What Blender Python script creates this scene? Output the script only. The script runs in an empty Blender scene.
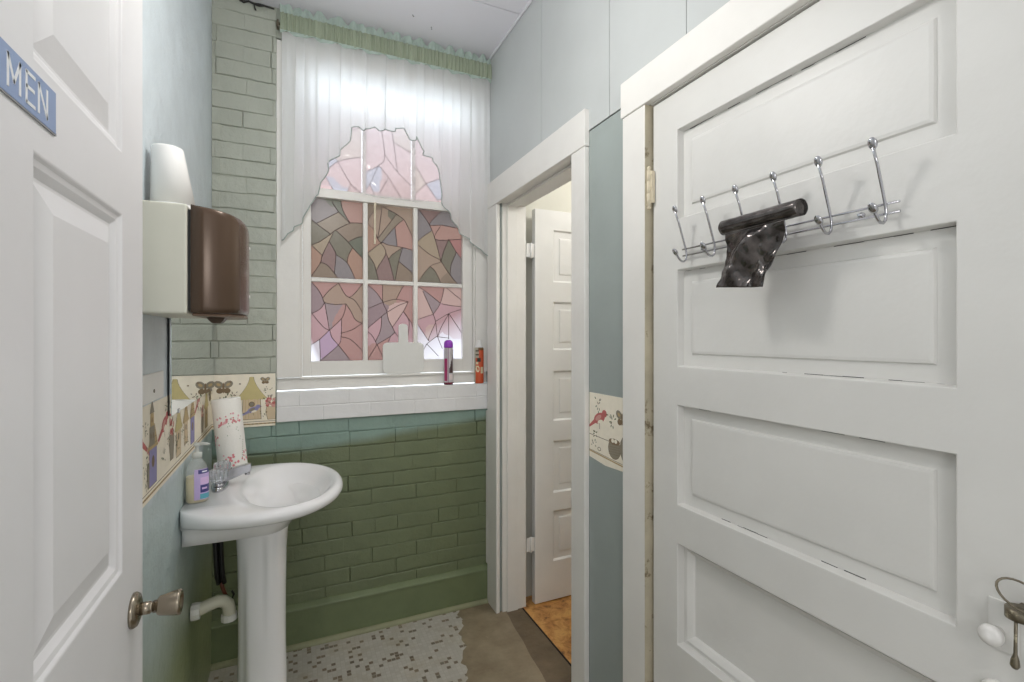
import bpy, bmesh, math, random
from mathutils import Vector, Matrix, noise
random.seed(7)
SC = bpy.context.scene
COL = SC.collection
PI = math.pi
pi2 = 2*math.pi

# ---------------------------------------------------------------- helpers
def lin(c):
    def f(v):
        v /= 255.0
        return v/12.92 if v <= .04045 else ((v+.055)/1.055)**2.4
    return (f(c[0]), f(c[1]), f(c[2]), 1.0)

class Nodes:
    def __init__(s, m):
        s.t = m.node_tree; s.n = s.t.nodes; s.l = s.t.links
    def new(s, t, **kw):
        n = s.n.new(t)
        for k, v in kw.items(): setattr(n, k, v)
        return n
    def link(s, a, b): s.l.new(a, b)
    def val(s, sock, v): sock.default_value = v

def base_mat(name):
    m = bpy.data.materials.new(name); m.use_nodes = True
    N = Nodes(m)
    b = N.n['Principled BSDF']
    return m, N, b

def coord(N, scale=(1, 1, 1)):
    tc = N.new('ShaderNodeTexCoord'); mp = N.new('ShaderNodeMapping')
    mp.inputs['Scale'].default_value = scale
    N.link(tc.outputs['Object'], mp.inputs['Vector'])
    return mp.outputs['Vector']

def nz(N, vec, scale, detail=4, rough=.55):
    n = N.new('ShaderNodeTexNoise'); n.inputs['Scale'].default_value = scale
    n.inputs['Detail'].default_value = detail; n.inputs['Roughness'].default_value = rough
    if vec is not None: N.link(vec, n.inputs['Vector'])
    return n.outputs['Fac']

def ramp(N, fac, stops):
    r = N.new('ShaderNodeValToRGB')
    e = r.color_ramp.elements
    while len(e) < len(stops): e.new(.5)
    for i, (p, c) in enumerate(stops):
        e[i].position = p; e[i].color = c
    N.link(fac, r.inputs['Fac'])
    return r.outputs['Color']

def mix(N, fac, a, b):
    m = N.new('ShaderNodeMix', data_type='RGBA')
    if isinstance(fac, float): m.inputs[0].default_value = fac
    else: N.link(fac, m.inputs[0])
    for s, v in ((6, a), (7, b)):
        if isinstance(v, tuple): m.inputs[s].default_value = v
        else: N.link(v, m.inputs[s])
    return m.outputs[2]

def math_(N, op, a, b=None, clamp=False):
    m = N.new('ShaderNodeMath', operation=op); m.use_clamp = clamp
    for i, v in ((0, a), (1, b)):
        if v is None: continue
        if isinstance(v, (int, float)): m.inputs[i].default_value = v
        else: N.link(v, m.inputs[i])
    return m.outputs[0]

def bump(N, b, h, strength, dist=.01):
    bp = N.new('ShaderNodeBump'); bp.inputs['Strength'].default_value = strength
    bp.inputs['Distance'].default_value = dist
    N.link(h, bp.inputs['Height']); N.link(bp.outputs['Normal'], b.inputs['Normal'])

def paint(name, c, rough=.45, var=.05, scale=6, bmp=.15, bscale=60, dirt=None, metallic=0, spec=.5):
    """painted / plain surface with a little procedural variation"""
    m, N, b = base_mat(name)
    v = coord(N)
    c0 = lin(c)
    lo = tuple(max(0, x*(1-var)) for x in c0[:3])+(1,)
    hi = tuple(min(1, x*(1+var)) for x in c0[:3])+(1,)
    col = ramp(N, nz(N, v, scale), [(.3, lo), (.7, hi)])
    if dirt:
        dc, amt, ds = dirt
        f = ramp(N, nz(N, v, ds, 8, .7), [(amt, (0, 0, 0, 1)), (amt+.06, (1, 1, 1, 1))])
        col = mix(N, f, col, lin(dc))
    N.link(col, b.inputs['Base Color'])
    b.inputs['Roughness'].default_value = rough
    b.inputs['Metallic'].default_value = metallic
    b.inputs['Specular IOR Level'].default_value = spec
    if bmp: bump(N, b, nz(N, v, bscale, 3), bmp, .004)
    return m

def flat(name, c, rough=.6, metallic=0, trans=0):
    m, N, b = base_mat(name)
    v = coord(N)
    c0 = lin(c)
    col = ramp(N, nz(N, v, 40), [(.3, tuple(x*.96 for x in c0[:3])+(1,)), (.7, tuple(min(1, x*1.03) for x in c0[:3])+(1,))])
    N.link(col, b.inputs['Base Color'])
    b.inputs['Roughness'].default_value = rough
    b.inputs['Metallic'].default_value = metallic
    b.inputs['Transmission Weight'].default_value = trans
    return m

def smooth_step(a, b, x):
    t = max(0, min(1, (x-a)/(b-a))); return t*t*(3-2*t)

class MB:
    """collects geometry for ONE mesh object (world coordinates)"""
    def __init__(s): s.v = []; s.f = []; s.m = []; s.sm = []
    def vert(s, p): s.v.append(tuple(p)); return len(s.v)-1
    def face(s, idx, mi=0, smooth=False): s.f.append(tuple(idx)); s.m.append(mi); s.sm.append(smooth)
    def poly(s, pts, mi=0): s.face([s.vert(p) for p in pts], mi)
    def box(s, x0, x1, y0, y1, z0, z1, mi=0):
        x0, x1 = sorted((x0, x1)); y0, y1 = sorted((y0, y1)); z0, z1 = sorted((z0, z1))
        i = [s.vert(p) for p in ((x0,y0,z0),(x1,y0,z0),(x1,y1,z0),(x0,y1,z0),(x0,y0,z1),(x1,y0,z1),(x1,y1,z1),(x0,y1,z1))]
        for q in ((0,3,2,1),(4,5,6,7),(0,1,5,4),(1,2,6,5),(2,3,7,6),(3,0,4,7)): s.face([i[k] for k in q], mi)
        return s
    def loft(s, rings, cap0=True, cap1=True, mi=0, smooth=True, mif=None, closed=False):
        n = len(rings[0]); ids = [[s.vert(p) for p in r] for r in rings]
        R = len(rings)
        for i in range(R if closed else R-1):
            for j in range(n):
                k = (j+1) % n; i2 = (i+1) % R
                s.face((ids[i][j], ids[i][k], ids[i2][k], ids[i2][j]), mif(i, j) if mif else mi, smooth)
        if not closed:
            if cap0: s.face(ids[0][::-1], mif(0, 0) if mif else mi)
            if cap1: s.face(ids[-1], mif(R-2, 0) if mif else mi)
        return s
    def lathe(s, prof, c, axis='z', n=32, mi=0, mif=None, cap0=True, cap1=True, smooth=True, M=None):
        rings = []
        for r, h in prof:
            ring = []
            for j in range(n):
                a = pi2*j/n
                if axis == 'z': p = (r*math.cos(a), r*math.sin(a), h)
                elif axis == 'x': p = (h, r*math.cos(a), r*math.sin(a))
                else: p = (r*math.sin(a), h, r*math.cos(a))
                p = Vector(p)
                if M: p = M @ p
                ring.append(p+Vector(c))
            rings.append(ring)
        return s.loft(rings, cap0, cap1, mi, smooth, mif)
    def tube(s, pts, r, n=10, mi=0, caps=True, closed=False):
        P = [Vector(p) for p in pts]
        rr = r if isinstance(r, (list, tuple)) else [r]*len(P)
        rings = []; up = None
        for i, p in enumerate(P):
            if closed: d = P[(i+1) % len(P)]-P[i-1]
            else: d = P[min(i+1, len(P)-1)]-P[max(i-1, 0)]
            d.normalize()
            if up is None:
                up = Vector((0, 0, 1)) if abs(d.z) < .9 else Vector((0, 1, 0))
            a = d.cross(up)
            if a.length < 1e-5: a = d.cross(Vector((1, 0, 0)))
            a.normalize(); b = a.cross(d).normalized(); up = b
            rings.append([p+rr[i]*(math.cos(pi2*j/n)*a+math.sin(pi2*j/n)*b) for j in range(n)])
        return s.loft(rings, caps, caps, mi, True, None, closed)
    def sphere(s, c, r, n=16, m=10, mi=0):
        r = r if isinstance(r, (tuple, list)) else (r, r, r)
        rings = []
        for i in range(m+1):
            t = PI*(i+.02)/(m+.04); rings.append([(c[0]+r[0]*math.sin(t)*math.cos(pi2*j/n), c[1]+r[1]*math.sin(t)*math.sin(pi2*j/n), c[2]-r[2]*math.cos(t)) for j in range(n)])
        return s.loft(rings, True, True, mi)
    def prism(s, pts, ext, mi=0, mi_side=None):
        """pts: planar polygon, ext: extrusion vector"""
        e = Vector(ext)
        a = [s.vert(p) for p in pts]; b = [s.vert(Vector(p)+e) for p in pts]
        s.face(a[::-1], mi); s.face(b, mi)
        n = len(a)
        for i in range(n): s.face((a[i], a[(i+1) % n], b[(i+1) % n], b[i]), mi if mi_side is None else mi_side)
        return s
    def grid(s, fn, nu, nv, mi=0, smooth=True, mif=None):
        ids = [[s.vert(fn(i/nu, j/nv)) for j in range(nv+1)] for i in range(nu+1)]
        for i in range(nu):
            for j in range(nv):
                s.face((ids[i][j], ids[i+1][j], ids[i+1][j+1], ids[i][j+1]), mif(i, j) if mif else mi, smooth)
        return s
    def build(s, name, mats, parent=None, bevel=0, segs=2, fix=True, cols=None, subsurf=0):
        me = bpy.data.meshes.new(name)
        o0 = ORG.get(parent.name, Vector((0, 0, 0))) if parent else Vector((0, 0, 0))
        me.from_pydata([tuple(Vector(p)-o0) for p in s.v], [], s.f)
        if not isinstance(mats, (list, tuple)): mats = [mats]
        for m in mats: me.materials.append(m)
        me.polygons.foreach_set('material_index', s.m)
        me.polygons.foreach_set('use_smooth', s.sm)
        me.update()
        if fix:
            bm = bmesh.new(); bm.from_mesh(me)
            bmesh.ops.recalc_face_normals(bm, faces=bm.faces[:]); bm.to_mesh(me); bm.free()
        o = bpy.data.objects.new(name, me); COL.objects.link(o)
        if parent: o.parent = parent
        ORG[o.name] = o0
        if bevel:
            b = o.modifiers.new('bevel', 'BEVEL'); b.width = bevel; b.segments = segs
            b.limit_method = 'ANGLE'; b.angle_limit = math.radians(40)
        if subsurf:
            u = o.modifiers.new('sub', 'SUBSURF'); u.levels = subsurf; u.render_levels = subsurf
        return o
ORG = {}

def thing(name, label, cat, loc, group=None):
    o = bpy.data.objects.new(name, None); COL.objects.link(o)
    o.location = loc; o.empty_display_size = .05
    o['label'] = label; o['category'] = cat
    if group: o['group'] = group
    ORG[o.name] = Vector(loc)
    return o
def tag(o, label, cat, group=None):
    o['label'] = label; o['category'] = cat
    if group: o['group'] = group
    return o
def struct(o, label=None, cat=None):
    o['kind'] = 'structure'
    if label: o['label'] = label
    if cat: o['category'] = cat
    return o

# ---------------------------------------------------------------- dimensions (metres; camera stands at x=0, y=0)
XL, XR, YB, ZC = -.316, .955, 2.40, 2.876

# ---------------------------------------------------------------- materials
M_white = paint('white_gloss_paint', (233, 232, 229), .38, .03, 5, .12, 30)
M_white_old = paint('old_white_paint', (232, 230, 225), .42, .04, 4, .3, 22, dirt=((196, 190, 176), .74, 9))
M_white_door = paint('moulded_door_paint', (232, 231, 232), .42, .02, 5, .06, 80)
M_old_door = paint('old_door_paint', (222, 221, 217), .42, .035, 4, .3, 22, dirt=((196, 192, 182), .76, 9))
M_jamb = paint('yellowed_jamb_paint', (186, 177, 154), .5, .14, 12, .3, 40, dirt=((120, 107, 82), .56, 14))
M_cream = paint('cream_hardware_paint', (214, 203, 178), .45, .08, 30, .2, 60, dirt=((120, 100, 70), .66, 30))
M_ceiling = paint('ceiling_paint', (226, 225, 231), .7, .02, 3, .08, 30)
M_seam = flat('dark_gap', (38, 36, 36), .9)
M_right_lo = paint('sage_blue_wall_paint', (158, 167, 164), .55, .05, 4, .12, 40)
M_right_up = paint('pale_board_paint', (193, 197, 196), .55, .04, 3, .1, 30)
M_green_trim = paint('olive_trim_paint', (114, 126, 92), .4, .1, 8, .3, 30)
M_porcelain = paint('white_porcelain', (246, 246, 247), .08, .01, 3, 0, 1, spec=.6)
M_chrome = paint('chrome', (188, 188, 192), .12, .03, 20, 0, 1, metallic=1)
M_nickel = paint('brushed_nickel', (196, 192, 182), .28, .08, 60, .05, 200, metallic=1)
M_bronze = paint('antique_nickel', (158, 148, 132), .26, .10, 40, 0, 1, metallic=1)
M_iron = paint('blackened_metal', (128, 120, 104), .38, .2, 60, .2, 120, metallic=.85, dirt=((196, 186, 160), .6, 60))
M_black_plastic = paint('black_plastic', (26, 25, 25), .4, .1, 20, .1, 60)

def wall_paint_mat(name, upper, mid, lower, zmid, zlow, soft, slope=0, wide=.04):
    """painted wall: three colours one above the other with ragged blended edges"""
    m, N, b = base_mat(name)
    tc = N.new('ShaderNodeTexCoord'); sp = N.new('ShaderNodeSeparateXYZ')
    N.link(tc.outputs['Object'], sp.inputs[0])
    n1 = nz(N, tc.outputs['Object'], 5, 5)
    wob = math_(N, 'MULTIPLY', math_(N, 'SUBTRACT', n1, .5), soft*2)
    z = math_(N, 'ADD', sp.outputs['Z'], wob)
    f1 = math_(N, 'MULTIPLY', math_(N, 'SUBTRACT', z, zmid-.012), 1/.024, True)
    if slope: z2 = math_(N, 'SUBTRACT', z, math_(N, 'MULTIPLY', math_(N, 'ADD', sp.outputs['X'], -.08), slope, True))
    else: z2 = z
    f2 = math_(N, 'MULTIPLY', math_(N, 'SUBTRACT', z2, zlow-wide/2), 1/wide, True)
    def v(c, k=.06):
        c0 = lin(c)
        return ramp(N, nz(N, tc.outputs['Object'], 9, 6), [(.3, tuple(x*(1-k) for x in c0[:3])+(1,)), (.7, tuple(min(1, x*(1+k)) for x in c0[:3])+(1,))])
    col = mix(N, f2, v(lower), v(mid)); col = mix(N, f1, col, v(upper))
    N.link(col, b.inputs['Base Color'])
    b.inputs['Roughness'].default_value = .38
    h = math_(N, 'ADD', math_(N, 'ADD', nz(N, tc.outputs['Object'], 45, 4), math_(N, 'MULTIPLY', nz(N, tc.outputs['Object'], 16, 4), 1.6)), math_(N, 'MULTIPLY', nz(N, tc.outputs['Object'], 140, 3), .4))
    bump(N, b, h, .5, .005)
    return m
M_brick = wall_paint_mat('painted_brick', (172, 176, 164), (138, 162, 152), (114, 124, 94), 1.12, .885, .012, slope=.10)
M_left = wall_paint_mat('left_wall_paint', (206, 216, 221), (184, 200, 200), (140, 150, 112), 1.0, .58, .10, wide=.36)  # turns gradually greener towards the floor
M_sillbrick = paint('white_sill_paint', (232, 232, 232), .45, .03, 8, .45, 28)

def mosaic():
    m, N, b = base_mat('mosaic_tile')
    v = coord(N, (1/.0185, 1/.0185, 1))
    fl = N.new('ShaderNodeVectorMath', operation='FLOOR'); N.link(v, fl.inputs[0])
    fr = N.new('ShaderNodeVectorMath', operation='FRACTION'); N.link(v, fr.inputs[0])
    wn = N.new('ShaderNodeTexWhiteNoise', noise_dimensions='3D'); 
    N.link(fl.outputs[0], wn.inputs[0])
    dot = math_(N, 'LESS_THAN', wn.outputs['Value'], .14)
    sh = N.new('ShaderNodeSeparateColor'); N.link(wn.outputs['Color'], sh.inputs[0])
    light = ramp(N, sh.outputs[1], [(0, lin((182, 178, 169))), (1, lin((192, 188, 180)))])
    dark = ramp(N, sh.outputs[2], [(0, lin((112, 103, 90))), (.5, lin((134, 118, 100))), (1, lin((122, 116, 106)))])
    col = mix(N, dot, light, dark)
    s = N.new('ShaderNodeSeparateXYZ'); N.link(fr.outputs[0], s.inputs[0])
    ax = math_(N, 'ABSOLUTE', math_(N, 'SUBTRACT', s.outputs['X'], .5)); ay = math_(N, 'ABSOLUTE', math_(N, 'SUBTRACT', s.outputs['Y'], .5))
    e = math_(N, 'GREATER_THAN', math_(N, 'MAXIMUM', ax, ay), .44)
    col = mix(N, e, col, lin((180, 175, 164)))
    dirt = ramp(N, nz(N, coord(N), 5, 8, .7), [(.5, (0, 0, 0, 1)), (.8, (1, 1, 1, 1))])
    col = mix(N, dirt, col, lin((168, 156, 132)))
    N.link(col, b.inputs['Base Color']); b.inputs['Roughness'].default_value = .42
    bump(N, b, math_(N, 'SUBTRACT', 1.0, e), .25, .002)
    return m
M_mosaic = mosaic()
def concrete(name, c1, c2, speck):
    m, N, b = base_mat(name); v = coord(N)
    col = ramp(N, nz(N, v, 7, 9, .68), [(.3, lin(c1)), (.7, lin(c2))])
    f = ramp(N, nz(N, v, 24, 6, .7), [(.66, (0, 0, 0, 1)), (.72, (1, 1, 1, 1))])
    col = mix(N, f, col, lin(speck))
    N.link(col, b.inputs['Base Color']); b.inputs['Roughness'].default_value = .5
    bump(N, b, nz(N, v, 30, 8), .4, .006); return m
M_conc = concrete('worn_cement', (126, 112, 90), (158, 144, 120), (176, 164, 140))
M_conc_d = concrete('dark_cement', (92, 78, 60), (124, 108, 86), (150, 136, 112))
def orange_floor():
    m, N, b = base_mat('marbled_vinyl'); v = coord(N)
    w = N.new('ShaderNodeTexNoise'); w.inputs['Scale'].default_value = 16; w.inputs['Detail'].default_value = 12; w.inputs['Roughness'].default_value = .68; w.inputs['Distortion'].default_value = .5
    N.link(v, w.inputs['Vector'])
    col = ramp(N, w.outputs['Fac'], [(.32, lin((96, 62, 30))), (.45, lin((184, 128, 68))), (.6, lin((216, 166, 98))), (.75, lin((150, 100, 54)))])
    N.link(col, b.inputs['Base Color']); b.inputs['Roughness'].default_value = .35; return m
M_vinyl = orange_floor()

def film_mat(name, pale):
    """printed leaded-pattern film on glass, light passes through; window glow is painted into its lower corners"""
    m, N, b = base_mat(name)
    at = N.new('ShaderNodeVertexColor', layer_name='Col')
    tc = N.new('ShaderNodeTexCoord'); sp = N.new('ShaderNodeSeparateXYZ'); N.link(tc.outputs['Object'], sp.inputs[0])
    col = at.outputs['Color']
    g = nz(N, tc.outputs['Object'], 60, 6)
    col = mix(N, math_(N, 'MULTIPLY', math_(N, 'SUBTRACT', g, .3), .25, True), col, lin((190, 166, 146)))
    if not pale:
        hs = N.new('ShaderNodeHueSaturation'); hs.inputs['Saturation'].default_value = .78; N.link(col, hs.inputs['Color'])
        col = mix(N, .22, hs.outputs['Color'], lin((158, 122, 100)))
        col = mix(N, .62, col, (0, 0, 0, 1))
    else: col = mix(N, .46, col, (0, 0, 0, 1))
    if pale:
        f = math_(N, 'ADD', .22, math_(N, 'MULTIPLY', math_(N, 'SUBTRACT', sp.outputs['Z'], 2.12), .8), True)
        col = mix(N, f, col, (.38, .355, .365, 1))  # upper panes whitened, more so towards the top
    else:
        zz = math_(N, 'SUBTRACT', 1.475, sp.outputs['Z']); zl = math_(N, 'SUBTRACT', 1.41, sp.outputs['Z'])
        # bright window glow mixed as white into the film's lower right and left corner
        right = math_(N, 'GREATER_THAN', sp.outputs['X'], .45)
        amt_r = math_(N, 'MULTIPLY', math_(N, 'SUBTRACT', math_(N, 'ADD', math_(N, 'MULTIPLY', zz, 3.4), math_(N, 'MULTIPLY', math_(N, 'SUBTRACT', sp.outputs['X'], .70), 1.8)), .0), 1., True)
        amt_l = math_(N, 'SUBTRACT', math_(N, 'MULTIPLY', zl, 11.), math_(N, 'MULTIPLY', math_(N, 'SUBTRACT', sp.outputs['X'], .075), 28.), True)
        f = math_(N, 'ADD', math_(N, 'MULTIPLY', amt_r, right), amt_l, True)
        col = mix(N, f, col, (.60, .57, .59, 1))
    tr = N.new('ShaderNodeBsdfTranslucent'); N.link(col, tr.inputs['Color'])
    di = N.new('ShaderNodeBsdfPrincipled'); N.link(col, di.inputs['Base Color']); di.inputs['Roughness'].default_value = .25
    ms = N.new('ShaderNodeMixShader'); ms.inputs[0].default_value = .32
    N.link(tr.outputs[0], ms.inputs[1]); N.link(di.outputs[0], ms.inputs[2])
    if pale:   # hidden top left without film, added to brighten the curtain with sky light
        tp = N.new('ShaderNodeBsdfTransparent'); m2 = N.new('ShaderNodeMixShader')
        N.link(math_(N, 'GREATER_THAN', sp.outputs['Z'], 2.488), m2.inputs[0]); N.link(ms.outputs[0], m2.inputs[1]); N.link(tp.outputs[0], m2.inputs[2])
        ms = m2
    N.link(ms.outputs[0], N.n['Material Output'].inputs['Surface'])
    return m
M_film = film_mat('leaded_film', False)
M_film_pale = film_mat('leaded_film_pale', True)
M_lead = flat('lead_line', (62, 34, 30), .6)

def cloth(name, c, transl, rough=.8):
    m, N, b = base_mat(name)
    v = coord(N, (600, 600, 600))
    c0 = lin(c)
    col = ramp(N, nz(N, v, 1, 2), [(.3, tuple(x*.95 for x in c0[:3])+(1,)), (.7, c0)])
    tr = N.new('ShaderNodeBsdfTranslucent'); N.link(col, tr.inputs['Color'])
    di = N.new('ShaderNodeBsdfDiffuse'); N.link(col, di.inputs['Color'])
    ms = N.new('ShaderNodeMixShader'); ms.inputs[0].default_value = transl
    N.link(di.outputs[0], ms.inputs[1]); N.link(tr.outputs[0], ms.inputs[2])
    N.link(ms.outputs[0], N.n['Material Output'].inputs['Surface'])
    return m
M_curtain = cloth('white_voile', (253, 254, 254), .70)
M_band = cloth('sage_gathers', (178, 188, 166), .25)
M_ruffle = cloth('pale_teal_ruffle', (212, 228, 220), .5)
M_hem = cloth('grey_hem', (190, 200, 196), .3)

def plastic_sheet():
    m, N, b = base_mat('clear_plastic_sheet')
    t = N.new('ShaderNodeBsdfTransparent'); g = N.new('ShaderNodeBsdfGlossy'); g.inputs['Roughness'].default_value = .12
    d = N.new('ShaderNodeBsdfTranslucent'); d.inputs['Color'].default_value = (.9, .9, .92, 1)
    a = N.new('ShaderNodeMixShader'); a.inputs[0].default_value = .28; N.link(t.outputs[0], a.inputs[1]); N.link(d.outputs[0], a.inputs[2])
    f = N.new('ShaderNodeFresnel'); f.inputs['IOR'].default_value = 1.35
    c = N.new('ShaderNodeMixShader'); N.link(f.outputs[0], c.inputs[0]); N.link(a.outputs[0], c.inputs[1]); N.link(g.outputs[0], c.inputs[2])
    N.link(c.outputs[0], N.n['Material Output'].inputs['Surface']); return m
M_plastic = plastic_sheet()

def clear_mat(name, c, rough=.05, w=1.0):
    m, N, b = base_mat(name)
    b.inputs['Base Color'].default_value = lin(c); b.inputs['Roughness'].default_value = rough
    b.inputs['Transmission Weight'].default_value = w; b.inputs['IOR'].default_value = 1.35
    return m
M_acrylic = clear_mat('clear_acrylic', (240, 242, 246), .08, .8)
def thin_clear(name, c, amt):
    m, N, b = base_mat(name)
    b.inputs['Base Color'].default_value = lin(c); b.inputs['Roughness'].default_value = .08
    t = N.new('ShaderNodeBsdfTransparent'); ms = N.new('ShaderNodeMixShader'); ms.inputs[0].default_value = amt
    N.link(t.outputs[0], ms.inputs[1]); N.link(b.outputs[0], ms.inputs[2]); N.link(ms.outputs[0], N.n['Material Output'].inputs['Surface'])
    return m
M_bottle = thin_clear('clear_bottle', (236, 238, 238), .22)
M_soap = paint('cream_soap', (222, 206, 160), .3, .03, 8, 0, 1)

def mirror_mat():
    m, N, b = base_mat('mirror_silver')
    b.inputs['Base Color'].default_value = (.84, .87, .87, 1); b.inputs['Metallic'].default_value = 1; b.inputs['Roughness'].default_value = .015
    v = coord(N); bump(N, b, nz(N, v, 4, 2), .02, .002); return m
M_mirror = mirror_mat()

# ---------------------------------------------------------------- room shell
fl = MB()
def edge(y):  # ragged edge between the mosaic and the cement patch
    return .639+(y-1.858)*.278+.012*math.sin(y*37)+.008*math.sin(y*91+1)
ys = [-.3+i*(2.45+.3)/110 for i in range(111)]
for a, c in zip(ys[:-1], ys[1:]):
    fl.poly([(XL-.05, a, 0), (edge(a), a, 0), (edge(c), c, 0), (XL-.05, c, 0)], 0)
    e1 = lambda y: .935+(y-1.725)*.10+.002*math.sin(y*29)
    fl.poly([(edge(a), a, 0), (e1(a), a, 0), (e1(c), c, 0), (edge(c), c, 0)], 1)
    fl.poly([(e1(a), a, 0), (1.078, a, 0), (1.078, c, 0), (e1(c), c, 0)], 2)
fl.poly([(1.078, .9, .002), (2.3, .9, .002), (2.3, 2.36, .002), (1.078, 2.36, .002)], 3)
fl.box(1.075, 1.081, 1.55, 2.24, -.01, .0035, 4)
fl.box(XL-.05, 2.3, -.3, 2.6, -.1, -.012, 2)
struct(fl.build('floor', [M_mosaic, M_conc, M_conc_d, M_vinyl, M_seam], fix=False), 'mosaic tile floor with a worn cement patch by the doorway', 'floor')

ce = MB()
ce.box(XL-.1, XR+.1, -.3, 1.9895, ZC, ZC+.06); ce.box(XL-.1, XR+.1, 1.9955, YB+.2, ZC, ZC+.06)
ce.box(XL-.1, XR+.1, 1.985, 2.0, ZC+.055, ZC+.06, 1)
for x, y in ((.50, 2.20), (.505, 2.207), (.60, 2.25), (.604, 2.262)):
    ce.lathe([(.003, 0), (.003, -.001)], (x, y, ZC), n=8, mi=1)
struct(ce.build('ceiling', [M_ceiling, M_seam]))

w = MB(); w.box(XL-.12, XL, -.3, YB+.2, -.05, ZC+.05)
struct(w.build('wall_left', M_left))

# right wall: board wall with two door openings (near one y .26-1.13, far one y 1.535-2.185)
w = MB()
T = 1.085
def rw(y0, y1, z0, z1, x0=XR, x1=T, mi=0): w.box(x0, x1, y0, y1, z0, z1, mi)
rw(1.13, 1.535, 0, 2.127); rw(2.265, YB+.2, 0, 2.09); rw(-.3, .24, 0, 2.127)
rw(1.535, 2.265, 2.09, 2.127); rw(2.265, YB+.2, 2.09, 2.127); rw(.24, 1.13, 2.085, 2.127)
for a, c in ((-.3, .55), (.5525, .974), (.9765, 1.316), (1.3185, 1.796), (1.7985, YB+.2)):
    rw(a, c, 2.131, ZC+.05, XR-.003, T, 1)
rw(-.3, YB+.2, 2.10, ZC, XR+.012, T-.01, 2)
o = w.build('wall_right', [M_right_lo, M_right_up, M_seam]); struct(o)
t = MB(); t.box(XR-.014, XR-.004, -.3, 2.36, ZC-.012, ZC-.0005)
struct(t.build('trim_1', M_ceiling, bevel=.003))

# back wall: individually laid painted bricks in front of a core
w = MB()
core = YB+.0062
for x0, x1, z0, z1 in ((XL-.02, -.069, -.05, ZC+.02), (-.069, XR+.05, -.05, 1.03), (-.069, XR+.05, 2.745, ZC+.02)):
    w.box(x0, x1, core, YB+.16, z0, z1)
rnd = random.Random(3)
CH, BL = .0716, .213
def bricks(x0, x1, z0, z1, ph=0):
    r = 0; z = z0
    while z < z1-.01:
        top = min(z+CH, z1)
        header = (r % 6 == 4)
        L = BL*.5 if header else BL
        x = x0-((r % 2)*L*.5+rnd.uniform(0, .03)+ph)
        while x < x1-.004:
            a, c = max(x, x0), min(x+L, x1)
            if c-a > .012:
                g = .0026
                dy = rnd.uniform(-.0016, .0016); ti = rnd.uniform(-.0022, .0022); dz = rnd.uniform(-.0022, .0022)
                n = max(2, int((c-a)/.03)); pts = []
                for k in range(n+1):
                    xx = a+.0011+(c-a-.0022)*k/n
                    lowz = z+g+dz+.0036*noise.noise((xx*25, r*3.1, 1)); hiz = top-g+dz+.0022*noise.noise((xx*25, r*3.1, 9))
                    yf = YB+dy+ti*(k/n-.5)*2+.0015*noise.noise((xx*18, z*18, 4))
                    pts.append((xx, yf, max(lowz, z0), min(hiz, z1)))
                for p, q in zip(pts[:-1], pts[1:]):
                    i = [w.vert(v) for v in ((p[0], p[1], p[2]), (q[0], q[1], q[2]), (q[0], q[1], q[3]), (p[0], p[1], p[3]),
                        (p[0], core+.002, p[2]-.003), (q[0], core+.002, q[2]-.003), (q[0], core+.002, q[3]+.003), (p[0], core+.002, p[3]+.003))]
                    w.face((i[0], i[1], i[2], i[3])); w.face((i[4], i[5], i[1], i[0])); w.face((i[3], i[2], i[6], i[7]))
                for p in (pts[0], pts[-1]):
                    e = -.003 if p is pts[0] else .003
                    w.poly([(p[0], p[1], p[2]), (p[0], p[1], p[3]), (p[0]+e, core+.002, p[3]), (p[0]+e, core+.002, p[2])])
            x += L+rnd.uniform(-.004, .004)
        z = top; r += 1
bricks(-.069, XR, .165, 1.02)
bricks(XL, -.069, .165, ZC, .07)
struct(w.build('wall_back', M_brick, bevel=.0030, segs=2))

# baseboard with cap and quarter round
b = MB()
b.box(XL, XR-.001, 2.378, 2.404, 0, .165)
b.prism([(XL, 2.372, .165), (XL, 2.404, .165), (XL, 2.404, .190), (XL, 2.392, .186), (XL, 2.374, .174)], (XR-.001-XL, 0, 0))
pts = [(XL, 2.378, 0)]+[(XL, 2.378-.020*math.cos(a), .020*math.sin(a)) for a in [i*PI/2/6 for i in range(7)]]
b.prism(pts, (XR-.02-XL, 0, 0), 1)
struct(b.build('baseboard_back', [M_green_trim, paint('quarter_round_paint', (142, 144, 112), .45, .1, 10, .3, 30)], bevel=.002))

# ---------------------------------------------------------------- window
W1 = bpy.data.objects.new('window_1', None); COL.objects.link(W1); struct(W1, 'white sash window with leaded-pattern film behind a voile curtain', 'window')
m = MB()   # casing
cy0, cy1 = 2.412, 2.445
m.box(-.068, .030, cy0, cy1, 1.215, 2.74); m.box(.884, XR-.001, cy0, cy1, 1.215, 2.74); m.box(.030, .884, cy0, cy1, 2.62, 2.74)
m.box(.030, .040, 2.424, 2.52, 1.215, 2.62); m.box(.876, .884, 2.424, 2.52, 1.215, 2.62)
m.box(-.068, XR, cy1, YB+.155, 2.66, 2.74)
m.build('window_frame', M_white_old, W1, bevel=.002)
m = MB(); m.box(-.068, XR-.001, 2.432, 2.56, 1.156, 1.212); m.box(.028, .886, 2.420, 2.445, 1.206, 1.2155)
m.build('stool', M_white_old, W1, bevel=.003)
PALETTE = dict(gb=(128, 122, 123), gn=(84, 102, 84), pk=(178, 122, 104), tn=(136, 120, 97), sg=(106, 107, 88), ye=(162, 138, 104),
    mv=(132, 98, 94), br=(132, 111, 88), pe=(162, 131, 104), rd=(172, 96, 90), ro=(180, 118, 108), ol=(166, 130, 104), mw=(146, 116, 122),
    gm=(152, 128, 131), p2=(196, 138, 143), lv=(190, 148, 180), p3=(206, 158, 144), wh=(238, 222, 228))
PALETTE['or'] = (166, 116, 86)
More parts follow.
